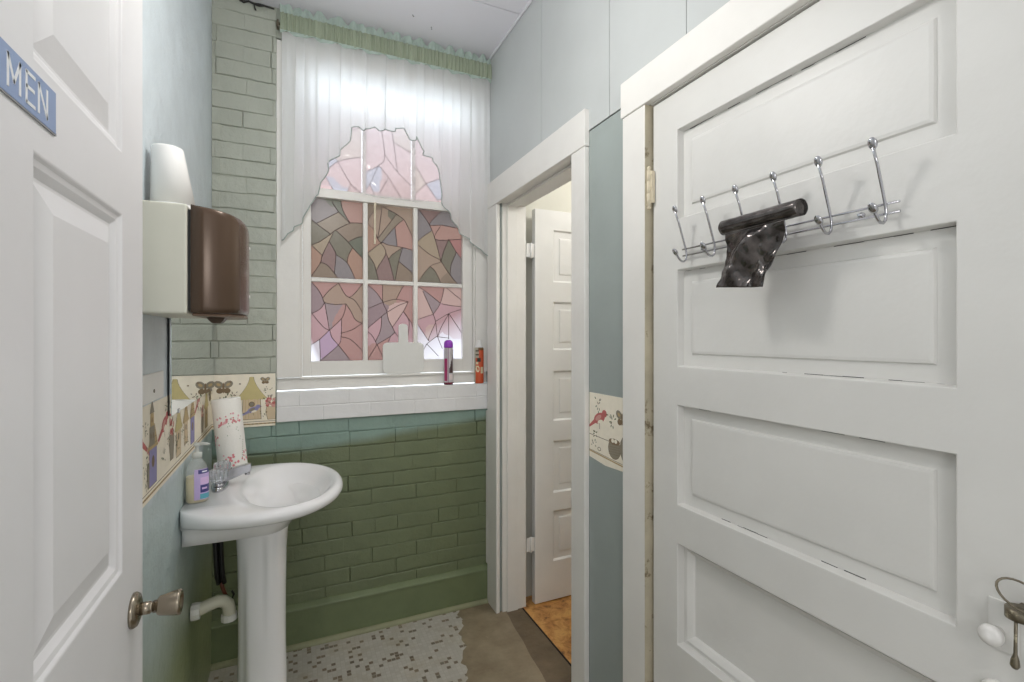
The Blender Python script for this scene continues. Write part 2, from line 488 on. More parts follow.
PALETTE.update(u1=(206, 168, 160), u2=(198, 170, 150), u3=(176, 172, 180), u4=(190, 150, 140))
LEAD = {
 'A': ('0.081 1.954 0.109 1.932 0.164 1.894; 0.103 1.941 0.199 2.003; 0.170 2.053 0.199 2.007 0.252 1.956; 0.210 2.061 0.220 2.015 0.246 1.968 0.255 1.955; 0.164 1.894 0.187 1.915 0.246 1.952 0.276 1.959 0.316 1.960; 0.187 1.915 0.240 1.867 0.276 1.825 0.316 1.784; 0.246 1.864 0.283 1.886 0.316 1.896; 0.078 1.834 0.118 1.856 0.164 1.894; 0.177 1.902 0.158 1.860 0.126 1.786 0.118 1.752 0.078 1.687; 0.078 1.836 0.129 1.787; 0.159 1.857 0.181 1.818 0.188 1.794 0.181 1.706; 0.188 1.797 0.240 1.760 0.278 1.683; 0.264 1.834 0.246 1.798 0.239 1.761; 0.118 1.755 0.152 1.742 0.202 1.679',
  '0.118 1.992 gb 0.193 2.037 gn 0.270 2.021 pk 0.175 1.961 tn 0.106 1.892 sg 0.129 1.845 ye 0.098 1.775 or 0.155 1.791 mv 0.205 1.845 sg 0.258 1.918 br 0.289 1.852 gn 0.276 1.762 or 0.217 1.746 gb 0.141 1.710 br 0.089 1.720 or'),
 'B': ('0.372 2.038 0.337 1.970 0.368 1.932 0.384 1.891 0.401 1.870; 0.406 2.055 0.393 1.944 0.384 1.894; 0.479 2.024 0.387 1.895; 0.401 1.870 0.470 1.957 0.512 1.998; 0.409 2.052 0.466 2.029 0.512 2.001 0.532 1.970 0.568 1.897; 0.470 1.957 0.474 1.918 0.481 1.863; 0.331 1.811 0.401 1.870 0.434 1.864 0.509 1.856 0.568 1.844; 0.334 1.814 0.365 1.768 0.377 1.730 0.391 1.676; 0.403 1.867 0.425 1.823 0.390 1.756 0.376 1.727; 0.425 1.823 0.444 1.773 0.468 1.679; 0.509 1.856 0.460 1.819 0.436 1.790; 0.509 1.856 0.489 1.785 0.470 1.680; 0.489 1.785 0.568 1.722',
  '0.349 2.016 br 0.352 1.908 or 0.377 1.974 pe 0.428 1.992 pe 0.422 1.933 tn 0.444 1.903 gb 0.512 1.922 pk 0.519 2.015 pe 0.555 1.979 pe 0.371 1.800 ye 0.447 1.844 pe 0.415 1.745 mv 0.463 1.793 sg 0.525 1.817 gb 0.512 1.731 br 0.352 1.722 sg 0.454 2.008 sg 0.548 1.865 pk'),
 'C': ('0.593 2.058 0.647 1.987 0.679 1.909 0.710 1.799; 0.713 2.065 0.647 1.987 0.717 1.990 0.781 1.983 0.824 1.980; 0.706 1.982 0.679 1.912 0.828 1.925; 0.586 1.893 0.613 1.920 0.658 1.954; 0.585 1.878 0.647 1.832 0.710 1.799 0.651 1.768 0.585 1.681; 0.651 1.768 0.682 1.740 0.713 1.677; 0.710 1.799 0.759 1.730 0.804 1.681; 0.752 1.918 0.724 1.851 0.710 1.799; 0.752 1.918 0.795 1.853 0.828 1.814; 0.795 1.853 0.766 1.786 0.761 1.727',
  '0.613 1.977 gb 0.661 2.035 mv 0.738 2.023 gb 0.752 1.949 pk 0.679 1.956 pk 0.703 1.877 mv 0.634 1.885 ye 0.620 1.810 pe 0.752 1.833 sg 0.802 1.891 rd 0.802 1.760 gb 0.647 1.718 sg 0.703 1.741 pe 0.745 1.709 br'),
 'D': ('0.077 1.662 0.109 1.625 0.129 1.586; 0.129 1.586 0.158 1.624 0.200 1.661; 0.200 1.661 0.249 1.593 0.316 1.667; 0.249 1.593 0.279 1.575 0.316 1.513; 0.129 1.586 0.138 1.565 0.181 1.557 0.234 1.561; 0.138 1.565 0.118 1.534 0.081 1.511; 0.075 1.519 0.129 1.451 0.158 1.432; 0.138 1.562 0.149 1.497 0.158 1.435; 0.234 1.561 0.228 1.524 0.211 1.486 0.158 1.432 0.115 1.389 0.075 1.362; 0.234 1.561 0.258 1.524 0.279 1.484 0.316 1.465; 0.316 1.473 0.264 1.436 0.211 1.418; 0.214 1.486 0.212 1.405 0.199 1.361 0.117 1.286; 0.161 1.432 0.170 1.398 0.199 1.361; 0.210 1.401 0.258 1.386 0.316 1.327; 0.199 1.361 0.228 1.323 0.260 1.279; 0.115 1.389 0.119 1.285',
  '0.135 1.639 ro 0.181 1.603 ol 0.246 1.640 ro 0.283 1.617 ol 0.101 1.588 mw 0.106 1.478 p2 0.175 1.516 gm 0.199 1.501 ro 0.184 1.417 p2 0.252 1.480 ro 0.276 1.537 ol 0.264 1.405 ro 0.246 1.348 ro 0.289 1.310 ro 0.101 1.417 p2 0.146 1.361 lv 0.199 1.311 gm 0.095 1.325 wh'),
 'E': ('0.333 1.661 0.377 1.623 0.410 1.576; 0.409 1.667 0.410 1.576 0.428 1.534 0.438 1.486 0.457 1.450 0.470 1.424 0.491 1.395; 0.331 1.537 0.377 1.559 0.410 1.573 0.473 1.591 0.537 1.580; 0.515 1.668 0.476 1.591; 0.537 1.580 0.486 1.559 0.428 1.522 0.403 1.502 0.331 1.439; 0.537 1.580 0.512 1.530 0.457 1.449; 0.512 1.530 0.568 1.453; 0.512 1.530 0.542 1.478 0.532 1.385; 0.403 1.502 0.399 1.437 0.373 1.376; 0.331 1.431 0.359 1.405 0.381 1.363 0.412 1.295; 0.381 1.363 0.331 1.280; 0.381 1.363 0.444 1.401 0.470 1.424; 0.447 1.401 0.436 1.372',
  '0.390 1.634 ro 0.362 1.597 gm 0.447 1.620 ol 0.538 1.630 ro 0.377 1.533 mw 0.371 1.443 p2 0.428 1.457 gm 0.473 1.522 p3 0.558 1.518 ro 0.502 1.477 p2 0.466 1.385 p2 0.359 1.334 ro 0.346 1.392 p2 0.415 1.346 ro 0.555 1.405 p2'),
 'F': ('0.586 1.661 0.634 1.633 0.706 1.578; 0.612 1.639 0.668 1.519 0.682 1.472 0.692 1.401 0.717 1.340; 0.729 1.669 0.706 1.578 0.668 1.519; 0.737 1.662 0.824 1.597; 0.713 1.575 0.774 1.566 0.824 1.563; 0.585 1.490 0.668 1.519; 0.824 1.549 0.752 1.524 0.684 1.484; 0.752 1.524 0.710 1.449 0.692 1.401; 0.752 1.524 0.752 1.388; 0.756 1.521 0.824 1.423; 0.585 1.466 0.620 1.415 0.642 1.382; 0.679 1.472 0.647 1.401 0.644 1.380; 0.634 1.364 0.679 1.398 0.692 1.401 0.752 1.394; 0.634 1.364 0.696 1.299; 0.634 1.364 0.615 1.331',
  '0.607 1.562 p3 0.654 1.570 gm 0.668 1.644 ro 0.774 1.594 p3 0.795 1.643 p3 0.717 1.544 p2 0.627 1.468 p2 0.647 1.448 p3 0.774 1.477 p2 0.613 1.361 wh 0.752 1.333 wh 0.675 1.428 p2 0.731 1.551 p2 0.802 1.498 p2'),
}

def strip(m, p, q, wd, y, mi=0, t=.0012):
    p, q = Vector((p[0], 0, p[1])), Vector((q[0], 0, q[1])); d = (q-p)
    if d.length < 1e-4: return
    d.normalize(); n = Vector((-d.z, 0, d.x))*wd/2; e = d*wd*.3
    m.prism([(v.x, y, v.z) for v in (p-e+n, p-e-n, q+e-n, q+e+n)], (0, -t, 0), mi)
def smooth_line(pts):
    """Catmull-Rom through the traced points"""
    if len(pts) == 2: return [(pts[0][0]+(pts[1][0]-pts[0][0])*i/4, pts[0][1]+(pts[1][1]-pts[0][1])*i/4) for i in range(5)]
    P = [pts[0]]+list(pts)+[pts[-1]]; out = []
    for i in range(1, len(P)-2):
        a, b_, c, d = P[i-1:i+3]
        for k in range(5):
            t = k/5
            out.append(tuple(.5*(2*b_[n]+(c[n]-a[n])*t+(2*a[n]-5*b_[n]+4*c[n]-d[n])*t*t+(3*b_[n]-a[n]-3*c[n]+d[n])*t**3) for n in (0, 1)))
    return out+[pts[-1]]
def pane(x0, x1, z0, z1, y, lines, seeds, mat, parent, lw=.0030):
    """one window pane: printed cells between lead lines, found by filling outward from each cell's middle"""
    m = MB(); g = .0042; nx = int((x1-x0)/g)+1; nz_ = int((z1-z0)/g)+1
    wall = set(); cell = {}
    def ij(p): return (int((p[0]-x0)/(x1-x0)*nx), int((p[1]-z0)/(z1-z0)*nz_))
    soft = None
    for l in lines:
        plain = l[0] == 'soft'      # a colour change without a lead line
        l = smooth_line(l[1:] if plain else l)
        if plain: soft = l
        for p, q in zip(l[:-1], l[1:]):
            L = math.hypot(q[0]-p[0], q[1]-p[1]); n = max(1, int(L/.0012))
            for k in range(n+1): wall.add(ij((p[0]+(q[0]-p[0])*k/n, p[1]+(q[1]-p[1])*k/n)))
            pc = [(min(max(r[0], x0), x1), min(max(r[1], z0), z1)) for r in (p, q)]
            if l is not soft and math.hypot(pc[1][0]-pc[0][0], pc[1][1]-pc[0][1]) > L*.3: strip(m, pc[0], pc[1], lw, y, 1)
    nfl = len(m.f)
    def fill(q, ok):
        while q:
            nq = []
            for (i, j), c in q:
                for d in ((1, 0), (-1, 0), (0, 1), (0, -1)):
                    k = (i+d[0], j+d[1])
                    if 0 <= k[0] < nx and 0 <= k[1] < nz_ and k not in cell and ok(k): cell[k] = c; nq.append((k, c))
            q = nq
    q = []
    for sx, sz, cn in seeds:
        k = ij((sx, sz)); k = (min(max(k[0], 0), nx-1), min(max(k[1], 0), nz_-1))
        cell[k] = cn; q.append((k, cn))
    fill(q, lambda k: k not in wall)
    fill(list(cell.items()), lambda k: True)
    V = [[m.vert((x0+(x1-x0)*i/nx, y, z0+(z1-z0)*j/nz_)) for j in range(nz_+1)] for i in range(nx+1)]
    fc = []
    for i in range(nx):
        for j in range(nz_): m.face((V[i][j], V[i+1][j], V[i+1][j+1], V[i][j+1]), 0); fc.append(lin(PALETTE[cell[(i, j)]]))
    o = m.build('pane', [mat, M_lead], parent, fix=False)
    ca = o.data.color_attributes.new('Col', 'FLOAT_COLOR', 'CORNER')
    buf = [1.0]*(len(o.data.loops)*4)
    for p in o.data.polygons:
        if p.index >= nfl:
            c = fc[p.index-nfl]
            for li in p.loop_indices: buf[li*4:li*4+4] = c
    ca.data.foreach_set('color', buf)
    return o
def parse(k):
    ls, ss = LEAD[k]
    L = []
    for part in ls.split(';'):
        v = [float(t) for t in part.split()]; L.append(list(zip(v[::2], v[1::2])))
    if k == 'D': L.append(['soft', (.225, 1.565), (.196, 1.520), (.168, 1.462)])
    w_ = ss.split()
    return L, [(float(w_[i]), float(w_[i+1]), w_[i+2]) for i in range(0, len(w_), 3)]
gx = [(.077, .3125), (.3345, .560), (.582, .823)]
SL = MB(); sy0, sy1 = 2.446, 2.478
SL.box(.041, .077, sy0, sy1, 1.217, 2.10); SL.box(.823, .875, sy0, sy1, 1.217, 2.10)
SL.box(.077, .823, sy0, sy1, 1.217, 1.285); SL.box(.077, .823, sy0-.006, sy1, 2.060, 2.102)
sash = SL.build('lower_sash', M_white_old, W1, bevel=.002)
mu = MB()
for x in (.3235, .571): mu.box(x-.011, x+.011, sy0+.003, sy1, 1.285, 2.060)
mu.box(.077, .823, sy0+.004, sy1, 1.662, 1.682)
mu.build('muntin', M_white_old, sash, bevel=.003)
for nm, (c, r) in zip('ABCDEF', [(0, 0), (1, 0), (2, 0), (0, 1), (1, 1), (2, 1)]):
    z0, z1 = ((1.682, 2.060), (1.285, 1.662))[r]
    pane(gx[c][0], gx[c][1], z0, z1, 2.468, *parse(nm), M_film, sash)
SU = MB()
SU.box(.041, .077, 2.484, 2.516, 2.06, 2.63); SU.box(.823, .875, 2.484, 2.516, 2.06, 2.63)
SU.box(.077, .823, 2.484, 2.516, 2.06, 2.105); SU.box(.077, .823, 2.484, 2.516, 2.575, 2.63)
sashu = SU.build('upper_sash', M_white_old, W1, bevel=.002)
mu = MB()
for x in (.3235, .571): mu.box(x-.009, x+.009, 2.486, 2.516, 2.105, 2.575)
mu.build('muntin', M_white_old, sashu, bevel=.003)
UP = [[[(.19, 2.10), (.135, 2.19), (.077, 2.24)], [(.135, 2.19), (.20, 2.26), (.3125, 2.30)], [(.20, 2.26), (.15, 2.36), (.10, 2.575)], [(.20, 2.26), (.26, 2.16), (.3125, 2.12)], [(.15, 2.36), (.3125, 2.45)], [(.26, 2.16), (.24, 2.105)]],
      [(.3345, 2.23), (.395, 2.27), (.425, 2.33), (.39, 2.575)], [(.395, 2.27), (.352, 2.17), (.3345, 2.14)], [(.395, 2.27), (.445, 2.215), (.50, 2.13), (.52, 2.10)], [(.425, 2.33), (.49, 2.25), (.56, 2.19)], [(.40, 2.13), (.445, 2.215)], [(.49, 2.25), (.47, 2.40), (.44, 2.575)], [(.352, 2.17), (.38, 2.105)], [(.47, 2.40), (.56, 2.36)]]
UP = [UP[0], UP[1:], [[(.582, 2.30), (.64, 2.21), (.70, 2.13), (.72, 2.10)], [(.64, 2.21), (.74, 2.25), (.823, 2.23)], [(.64, 2.21), (.582, 2.15)], [(.74, 2.25), (.70, 2.40), (.582, 2.45)], [(.70, 2.13), (.823, 2.18)]]]
US = [[(.10, 2.16, 'u1'), (.10, 2.35, 'u3'), (.22, 2.19, 'u1'), (.27, 2.25, 'u1'), (.25, 2.36, 'u2'), (.22, 2.50, 'u1'), (.18, 2.13, 'u3'), (.29, 2.12, 'u4')],
      [(.36, 2.20, 'u3'), (.35, 2.40, 'u1'), (.39, 2.20, 'u3'), (.47, 2.27, 'u1'), (.42, 2.19, 'u4'), (.53, 2.15, 'u4'), (.53, 2.28, 'u1'), (.52, 2.50, 'u2'), (.345, 2.12, 'u1'), (.44, 2.13, 'u4'), (.43, 2.45, 'u1')],
      [(.61, 2.13, 'u1'), (.60, 2.22, 'u2'), (.68, 2.27, 'u1'), (.76, 2.20, 'u3'), (.77, 2.40, 'u1'), (.76, 2.12, 'u1'), (.64, 2.50, 'u3')]]
for c in range(3): pane(gx[c][0], gx[c][1], 2.105, 2.575, 2.506, UP[c], US[c], M_film_pale, sashu, lw=.0026)
m = MB(); m.box(.362, .371, 2.436, 2.444, 1.858, 2.062)
m.build('stick', M_cream, W1, bevel=.001)
# sill of two painted brick courses
m = MB(); rnd = random.Random(11)
def sillrow(z0, z1, off):
    x = -.068-off
    while x < XR-.004:
        a, c = max(x, -.068), min(x+.213, XR-.0015)
        if c-a > .02:
            dy = rnd.uniform(-.001, .001)
            m.box(a+.0008, c-.0008, 2.386+dy, 2.436, z0+.0012, z1-.0012)
        x += .213
sillrow(1.018, 1.087, .02); sillrow(1.087, 1.1545, .12)
m.box(-.066, XR-.002, 2.388, 2.436, 1.020, 1.1535)
m.build('sill', M_sillbrick, W1, bevel=.003)

# ---------------------------------------------------------------- right wall trims and doors
t = MB()      # casing of the far doorway
cx0, cx1 = XR-.020, XR
t.box(cx0, cx1, 1.440, 1.531, 0, 2.073); t.box(cx0, cx1, 2.250, YB-.024, 0, 2.073); t.box(cx0-.002, cx1, 1.438, YB-.004, 2.074, 2.205)
t.box(cx0, cx1, 2.3762, YB-.003, .2, 1.01)
struct(t.build('trim_2', M_white_old, bevel=.003))
t = MB()      # jamb lining and stop
t.box(cx1-.004, 1.10, 1.533, 1.548, 0, 2.083); t.box(cx1+.014, 1.10, 2.250, 2.264, 0, 2.083); t.box(cx1+.002, 1.10, 1.548, 2.250, 2.078, 2.089)
t.box(.992, 1.052, 2.240, 2.250, 0, 2.078); t.box(1.052, 1.10, 2.246, 2.250, 0, 2.078); t.box(.992, 1.052, 1.548, 1.558, 0, 2.078); t.box(.992, 1.052, 1.558, 2.24, 2.066, 2.078)
struct(t.build('trim_3', M_white_old, bevel=.003))
t = MB()      # casing of the near door
t.box(cx0, cx1, 1.122, 1.226, 0, 2.0795); t.box(cx0, cx1, .14, .262, 0, 2.0795); t.box(cx0-.003, cx1, .12, 1.233, 2.081, 2.190)
struct(t.build('trim_4', M_white_old, bevel=.003))
t = MB(); t.box(cx1, 1.05, 1.1195, 1.131, 0, 2.088); t.box(cx1, 1.05, .239, .256, 0, 2.088); t.box(.9352, .957, 1.1195, 1.1219, 0, 2.0785)
t.box(1.002, 1.02, 1.105, 1.1195, 0, 2.0785); t.box(1.002, 1.02, .256, .275, 0, 2.0785)
struct(t.build('trim_5', M_jamb, bevel=.0008))
t = MB(); t.box(cx1+.0005, 1.05, .256, 1.1195, 2.0790, 2.088)
struct(t.build('trim_6', M_white_old))

def panelled(f, W, H, holes, thick, profs, leaf_mats, panel_mat, parent, split=True, n_leaf='leaf'):
    """door leaf with holes=[(w0,w1,z0,z1)]; f(w,z,depth)->xyz. profs: per hole list of (inset, depth)"""
    ws = sorted(set([0, W]+[h[0] for h in holes]+[h[1] for h in holes])); zs = sorted(set([0, H]+[h[2] for h in holes]+[h[3] for h in holes]))
    m = MB(); cache = {}
    def V(a, c, d):
        k = (round(a, 5), round(c, 5), round(d, 5))
        if k not in cache: cache[k] = m.vert(f(a, c, d))
        return cache[k]
    def inhole(a, c): return any(h[0] < a < h[1] and h[2] < c < h[3] for h in holes)
    for a, a2 in zip(ws[:-1], ws[1:]):
        for c, c2 in zip(zs[:-1], zs[1:]):
            if not inhole((a+a2)/2, (c+c2)/2):
                m.face((V(a, c, 0), V(a2, c, 0), V(a2, c2, 0), V(a, c2, 0)))
    for a, a2 in zip(ws[:-1], ws[1:]):
        m.face((V(a, 0, 0), V(a2, 0, 0), V(a2, 0, thick), V(a, 0, thick))); m.face((V(a, H, 0), V(a2, H, 0), V(a2, H, thick), V(a, H, thick)))
    for c, c2 in zip(zs[:-1], zs[1:]):
        m.face((V(0, c, 0), V(0, c2, 0), V(0, c2, thick), V(0, c, thick))); m.face((V(W, c, 0), V(W, c2, 0), V(W, c2, thick), V(W, c, thick)))
    m.face([V(0, 0, thick)]+[V(a, 0, thick) for a in ws[1:]]+[V(W, c, thick) for c in zs[1:]]+[V(a, H, thick) for a in ws[::-1][1:]]+[V(0, c, thick) for c in zs[::-1][1:-1]])
    panels = []
    for h, pr in zip(holes, profs):
        P = MB() if split else m
        prev = (0, 0); first = True
        def rect(i, d): return [(h[0]+i, h[2]+i, d), (h[1]-i, h[2]+i, d), (h[1]-i, h[3]-i, d), (h[0]+i, h[3]-i, d)]
        for idx, (i, d) in enumerate(pr):
            A, B = rect(*prev), rect(i, d)
            tgt = m if (idx == 0 or not split) else P
            for k in range(4):
                q = (k+1) % 4
                if tgt is m: m.face((V(*A[k]), V(*A[q]), V(*B[q]), V(*B[k])))
                else: P.poly([f(*A[k]), f(*A[q]), f(*B[q]), f(*B[k])])
            prev = (i, d)
        L = rect(*prev)
        if split: P.poly([f(*p) for p in L]); panels.append(P)
        else: m.face([V(*p) for p in L])
    lo = m.build(n_leaf, leaf_mats, parent, bevel=.0018, segs=2)
    for P in panels:
        # give the panel board a back so that it is solid
        P.build('panel', panel_mat, parent, fix=True)
    return lo

# door_1: moulded six-panel door standing open along the left wall
D1 = bpy.data.objects.new('door_1', None); COL.objects.link(D1); struct(D1, 'white six-panel door standing open at left', 'door')
X1 = -.228; Y0, Y1 = .146, .986
W1d = Y1-Y0
prof6 = [(.004, .0035), (.010, .005), (.018, .0105), (.022, .0105), (.050, .003)]
h6 = []
for w0 in (.106, .106+.265+.1):
    for z0, z1 in ((.225, .86), (1.055, 1.579), (1.670, 1.915)): h6.append((w0, w0+.265, z0-.012, z1-.012))
def f1(w_, z_, d_): return (X1-d_, Y1-w_, z_+.012)
panelled(f1, W1d, 2.02, h6, .035, [prof6]*6, M_white_door, None, D1, split=False)
k = MB()  # knob: rose, neck, tulip grip
k.lathe([(.0, 0), (.026, 0), (.0265, .003), (.024, .007), (.017, .0095), (.0135, .0105)], (X1, .930, .973), 'x', 32)
ro = k.build('door_knob', M_bronze, D1)
k = MB()
k.lathe([(.0095, .009), (.0095, .023), (.008, .0235), (.008, .0265), (.0095, .027), (.0095, .031), (.0125, .0325), (.0145, .035), (.018, .052), (.0195, .0605), (.019, .0635), (.015, .0645), (.011, .061), (.0, .0605)], (X1, .930, .973), 'x', 32)
k.build('grip', M_bronze, ro)

# sign on the open door
SG = thing('sign', 'blue plaque with white lettering WOMEN on the open white door', 'sign', (X1, .56, 1.613))
m = MB(); m.box(X1+.0004, X1+.0022, .462, .657, 1.612, 1.655)
m.build('plaque', paint('blue_plaque', (136, 158, 196), .35, .04, 5, 0, 1), SG, bevel=.0006)
m = MB(); m.box(X1+.0003, X1+.0018, .4605, .6585, 1.6105, 1.6135, 0)
m.build('rim', flat('grey_edge', (150, 150, 152), .5), SG)
m = MB()
def stroke(pts, wd=.0034, closed=False):
    pts = list(pts)+([pts[0]] if closed else [])
    for p, q in zip(pts[:-1], pts[1:]):
        p, q = Vector((0, p[0], p[1])), Vector((0, q[0], q[1])); d = (q-p).normalized(); n = Vector((0, -d.z, d.y))*wd/2; e = d*wd*.3
        m.prism([Vector((X1+.0022, 0, 0))+v for v in (p-e+n, p-e-n, q+e-n, q+e+n)], (.0004, 0, 0))
zb, zt = 1.6195, 1.6475
def U(y0, y1): return lambda a, c: (y0+(y1-y0)*a, zb+(zt-zb)*c)
LM = flat('white_letters', (236, 238, 240), .5)
for nm, y0_, y1_, st_ in (('letter_w', .4815, .5035, [[(0, 1), (.25, 0), (.5, .8), (.75, 0), (1, 1)]]),
        ('letter_o', .5155, .535, [[(.5+.5*math.cos(a), .5+.5*math.sin(a)) for a in [i*pi2/16 for i in range(17)]]]),
        ('letter_m', .5625, .583, [[(0, 0), (0, 1), (.5, .25), (1, 1), (1, 0)]]),
        ('letter_e', .5945, .6105, [[(1, 0), (0, 0), (0, 1), (1, 1)], [(0, .52), (.9, .52)]]),
        ('letter_n', .6185, .636, [[(0, 0), (0, 1), (1, 0), (1, 1)]])):
    m = MB(); l = U(y0_, y1_)
    for pl in st_: stroke([l(*p) for p in pl])
    m.build(nm, LM, SG)

# door_2: old five-panel door in the right wall
D2 = bpy.data.objects.new('door_2', None); COL.objects.link(D2); struct(D2, 'old white five-panel door in the right wall', 'door')
X2 = .960; DY1, DY0 = 1.1135, .278
raised = [(.003, .021), (.034, .021), (.037, .0165), (.043, .0155)]
deep = [(.001, .024), (.010, .026), (.014, .021), (.026, .030), (.030, .036)]
zz5 = [(1.724, 1.969), (1.319, 1.584), (.940, 1.213), (.556, .834), (.20, .45)]
h5 = [(DY1-1.017, DY1-.406, a-.012, c-.012) for a, c in zz5]
def f2(w_, z_, d_): return (X2+d_, DY1-w_, z_+.012)
panelled(f2, DY1-DY0, 2.062, h5, .042, [raised, raised, raised, deep, deep], M_old_door, M_old_door, D2)
# seam cracks along panel edges are part of the leaf's age: thin dark gap strips
m = MB()
for z, ys_ in ((1.969-.003, (.55, 1.01)), (1.724+.003, (.41, .80)), (1.584-.003, (.41, 1.01)), (1.213-.003, (.41, 1.0)), (1.319+.003, (.43, .72)), (.940+.003, (.55, .9))):
    y = ys_[0]
    while y < ys_[1]:
        L = rnd.uniform(.01, .045); j_ = rnd.uniform(-.0012, .0012); m.box(X2+.0205, X2+.0213, y, min(y+L, ys_[1]), z+j_-.0007, z+j_+.0006); y += L+(rnd.uniform(.02, .07) if rnd.random() < .25 else 0)
m.build('crack', M_seam, D2)
h = MB()  # loose-pin hinge with ball finials
h.lathe([(.0025, -.064), (.006, -.061), (.0065, -.057), (.004, -.0535), (.0075, -.052), (.0075, -.018), (.007, -.0175), (.0075, -.017), (.0075, .017), (.007, .0175), (.0075, .018), (.0075, .05), (.004, .052), (.0065, .056), (.006, .060), (.0025, .063)], (.9475, 1.1175, 1.836), 'z', 16)
hp = h.build('hinge', M_cream, D2)
h = MB(); h.box(.9476, .957, 1.103, 1.1122, 1.79, 1.882); h.box(.9476, .9545, 1.1195, 1.1217, 1.79, 1.882)
for z in (1.80, 1.836, 1.872): h.lathe([(.003, 0), (.003, -.0015)], (.9476, 1.1065, z), 'x', 10)
h.build('hinge_leaf', M_cream, hp)
p = MB(); p.box(X2-.0032, X2, .332, .366, .934, 1.009)
kp = p.build('knob_plate', M_old_door, D2, bevel=.0015)
p = MB()
p.lathe([(.008, .0), (.008, .010), (.0125, .014), (.0135, .014), (.0152, .020), (.0140, .026), (.0085, .030), (.0, .031)], (0, 0, 0), 'x', 24, M=Matrix.Rotation(PI, 3, 'Z'))
p.v = [(a+X2-.003, b_+.3545, c+.961) for a, b_, c in p.v]
p.build('door_knob', paint('white_knob', (234, 232, 228), .25, .02, 20, 0, 1), kp)
p = MB(); p.lathe([(.018, 0), (.019, -.004), (.016, -.009), (.0, -.011)], (X2, .3555, .868), 'x', 24)
p.build('escutcheon', M_white_old, D2)
L = MB(); L.lathe([(.0165, -.0075), (.018, -.007), (.018, .007), (.0165, .0075)], (X2-.022, .322, 1.008), 'z', 24)
L.box(X2-.022, X2-.0005, .314, .330, 1.000, 1.016)
lt = L.build('latch', M_iron, D2)
lt['label'] = 'mottled dark metal latch with ring'
L = MB()
L.tube([(X2-.030+.012*math.cos(a)*1.1, .320+.026*math.sin(a), 1.036+.014*math.cos(a)+.008*math.sin(a)) for a in [i*pi2/24 for i in range(24)]], .0017, 8, closed=True)
L.build('latch_ring', M_iron, lt)
L = MB(); L.tube([(X2-.036, .3235, 1.003), (X2-.036, .3238, .975), (X2-.036, .324, .955), (X2-.036, .3243, .946), (X2-.036, .3245, .938), (X2-.036, .3247, .934)], [.0020, .0020, .0022, .0046, .0054, .0032], 10)
L.build('latch_rod', M_iron, lt)

# door_3: five-panel door of the next room, open at right angles
D3 = bpy.data.objects.new('door_3', None); COL.objects.link(D3); struct(D3, 'white five-panel door standing open in the far doorway', 'door')
zz3 = [(1.691, 1.967), (1.331, 1.586), (.955, 1.220), (.574, .849), (.213, .478)]
X3 = 1.147
h3 = [(.108, .49, a-.008, c-.008) for a, c in zz3]
rs3 = [(.008, .010), (.040, .010), (.043, .006), (.050, .005)]
def f3(w_, z_, d_): return (X3+w_, 2.235+d_, z_+.008)
panelled(f3, .60, 2.062, h3, .036, [rs3]*5, M_white, M_white, D3)
for z in (1.85, .32):
    h = MB(); h.lathe([(.003, -.040), (.0055, -.038), (.0055, .038), (.003, .040)], (1.126, 2.238, z), 'z', 14)
    h.box(1.101, 1.126, 2.2415, 2.2445, z-.036, z+.036)
    h.box(1.126, 1.1465, 2.2415, 2.2445, z-.036, z+.036)
    h.build('hinge', M_white, D3)

# the next room: plain white walls
w = MB()
w.box(1.09, 2.3, 2.33, 2.43, -.05, 2.7); w.box(2.2, 2.3, .9, 2.33, -.05, 2.7); w.box(1.085, 2.3, .85, .95, -.05, 2.7)
struct(w.build('wall_next_room', paint('next_room_paint', (228, 226, 214), .6, .03, 4, .1, 30)))
w = MB(); w.box(1.085, 2.3, .9, 2.5, 2.6, 2.7)
struct(w.build('ceiling_next_room', M_ceiling))

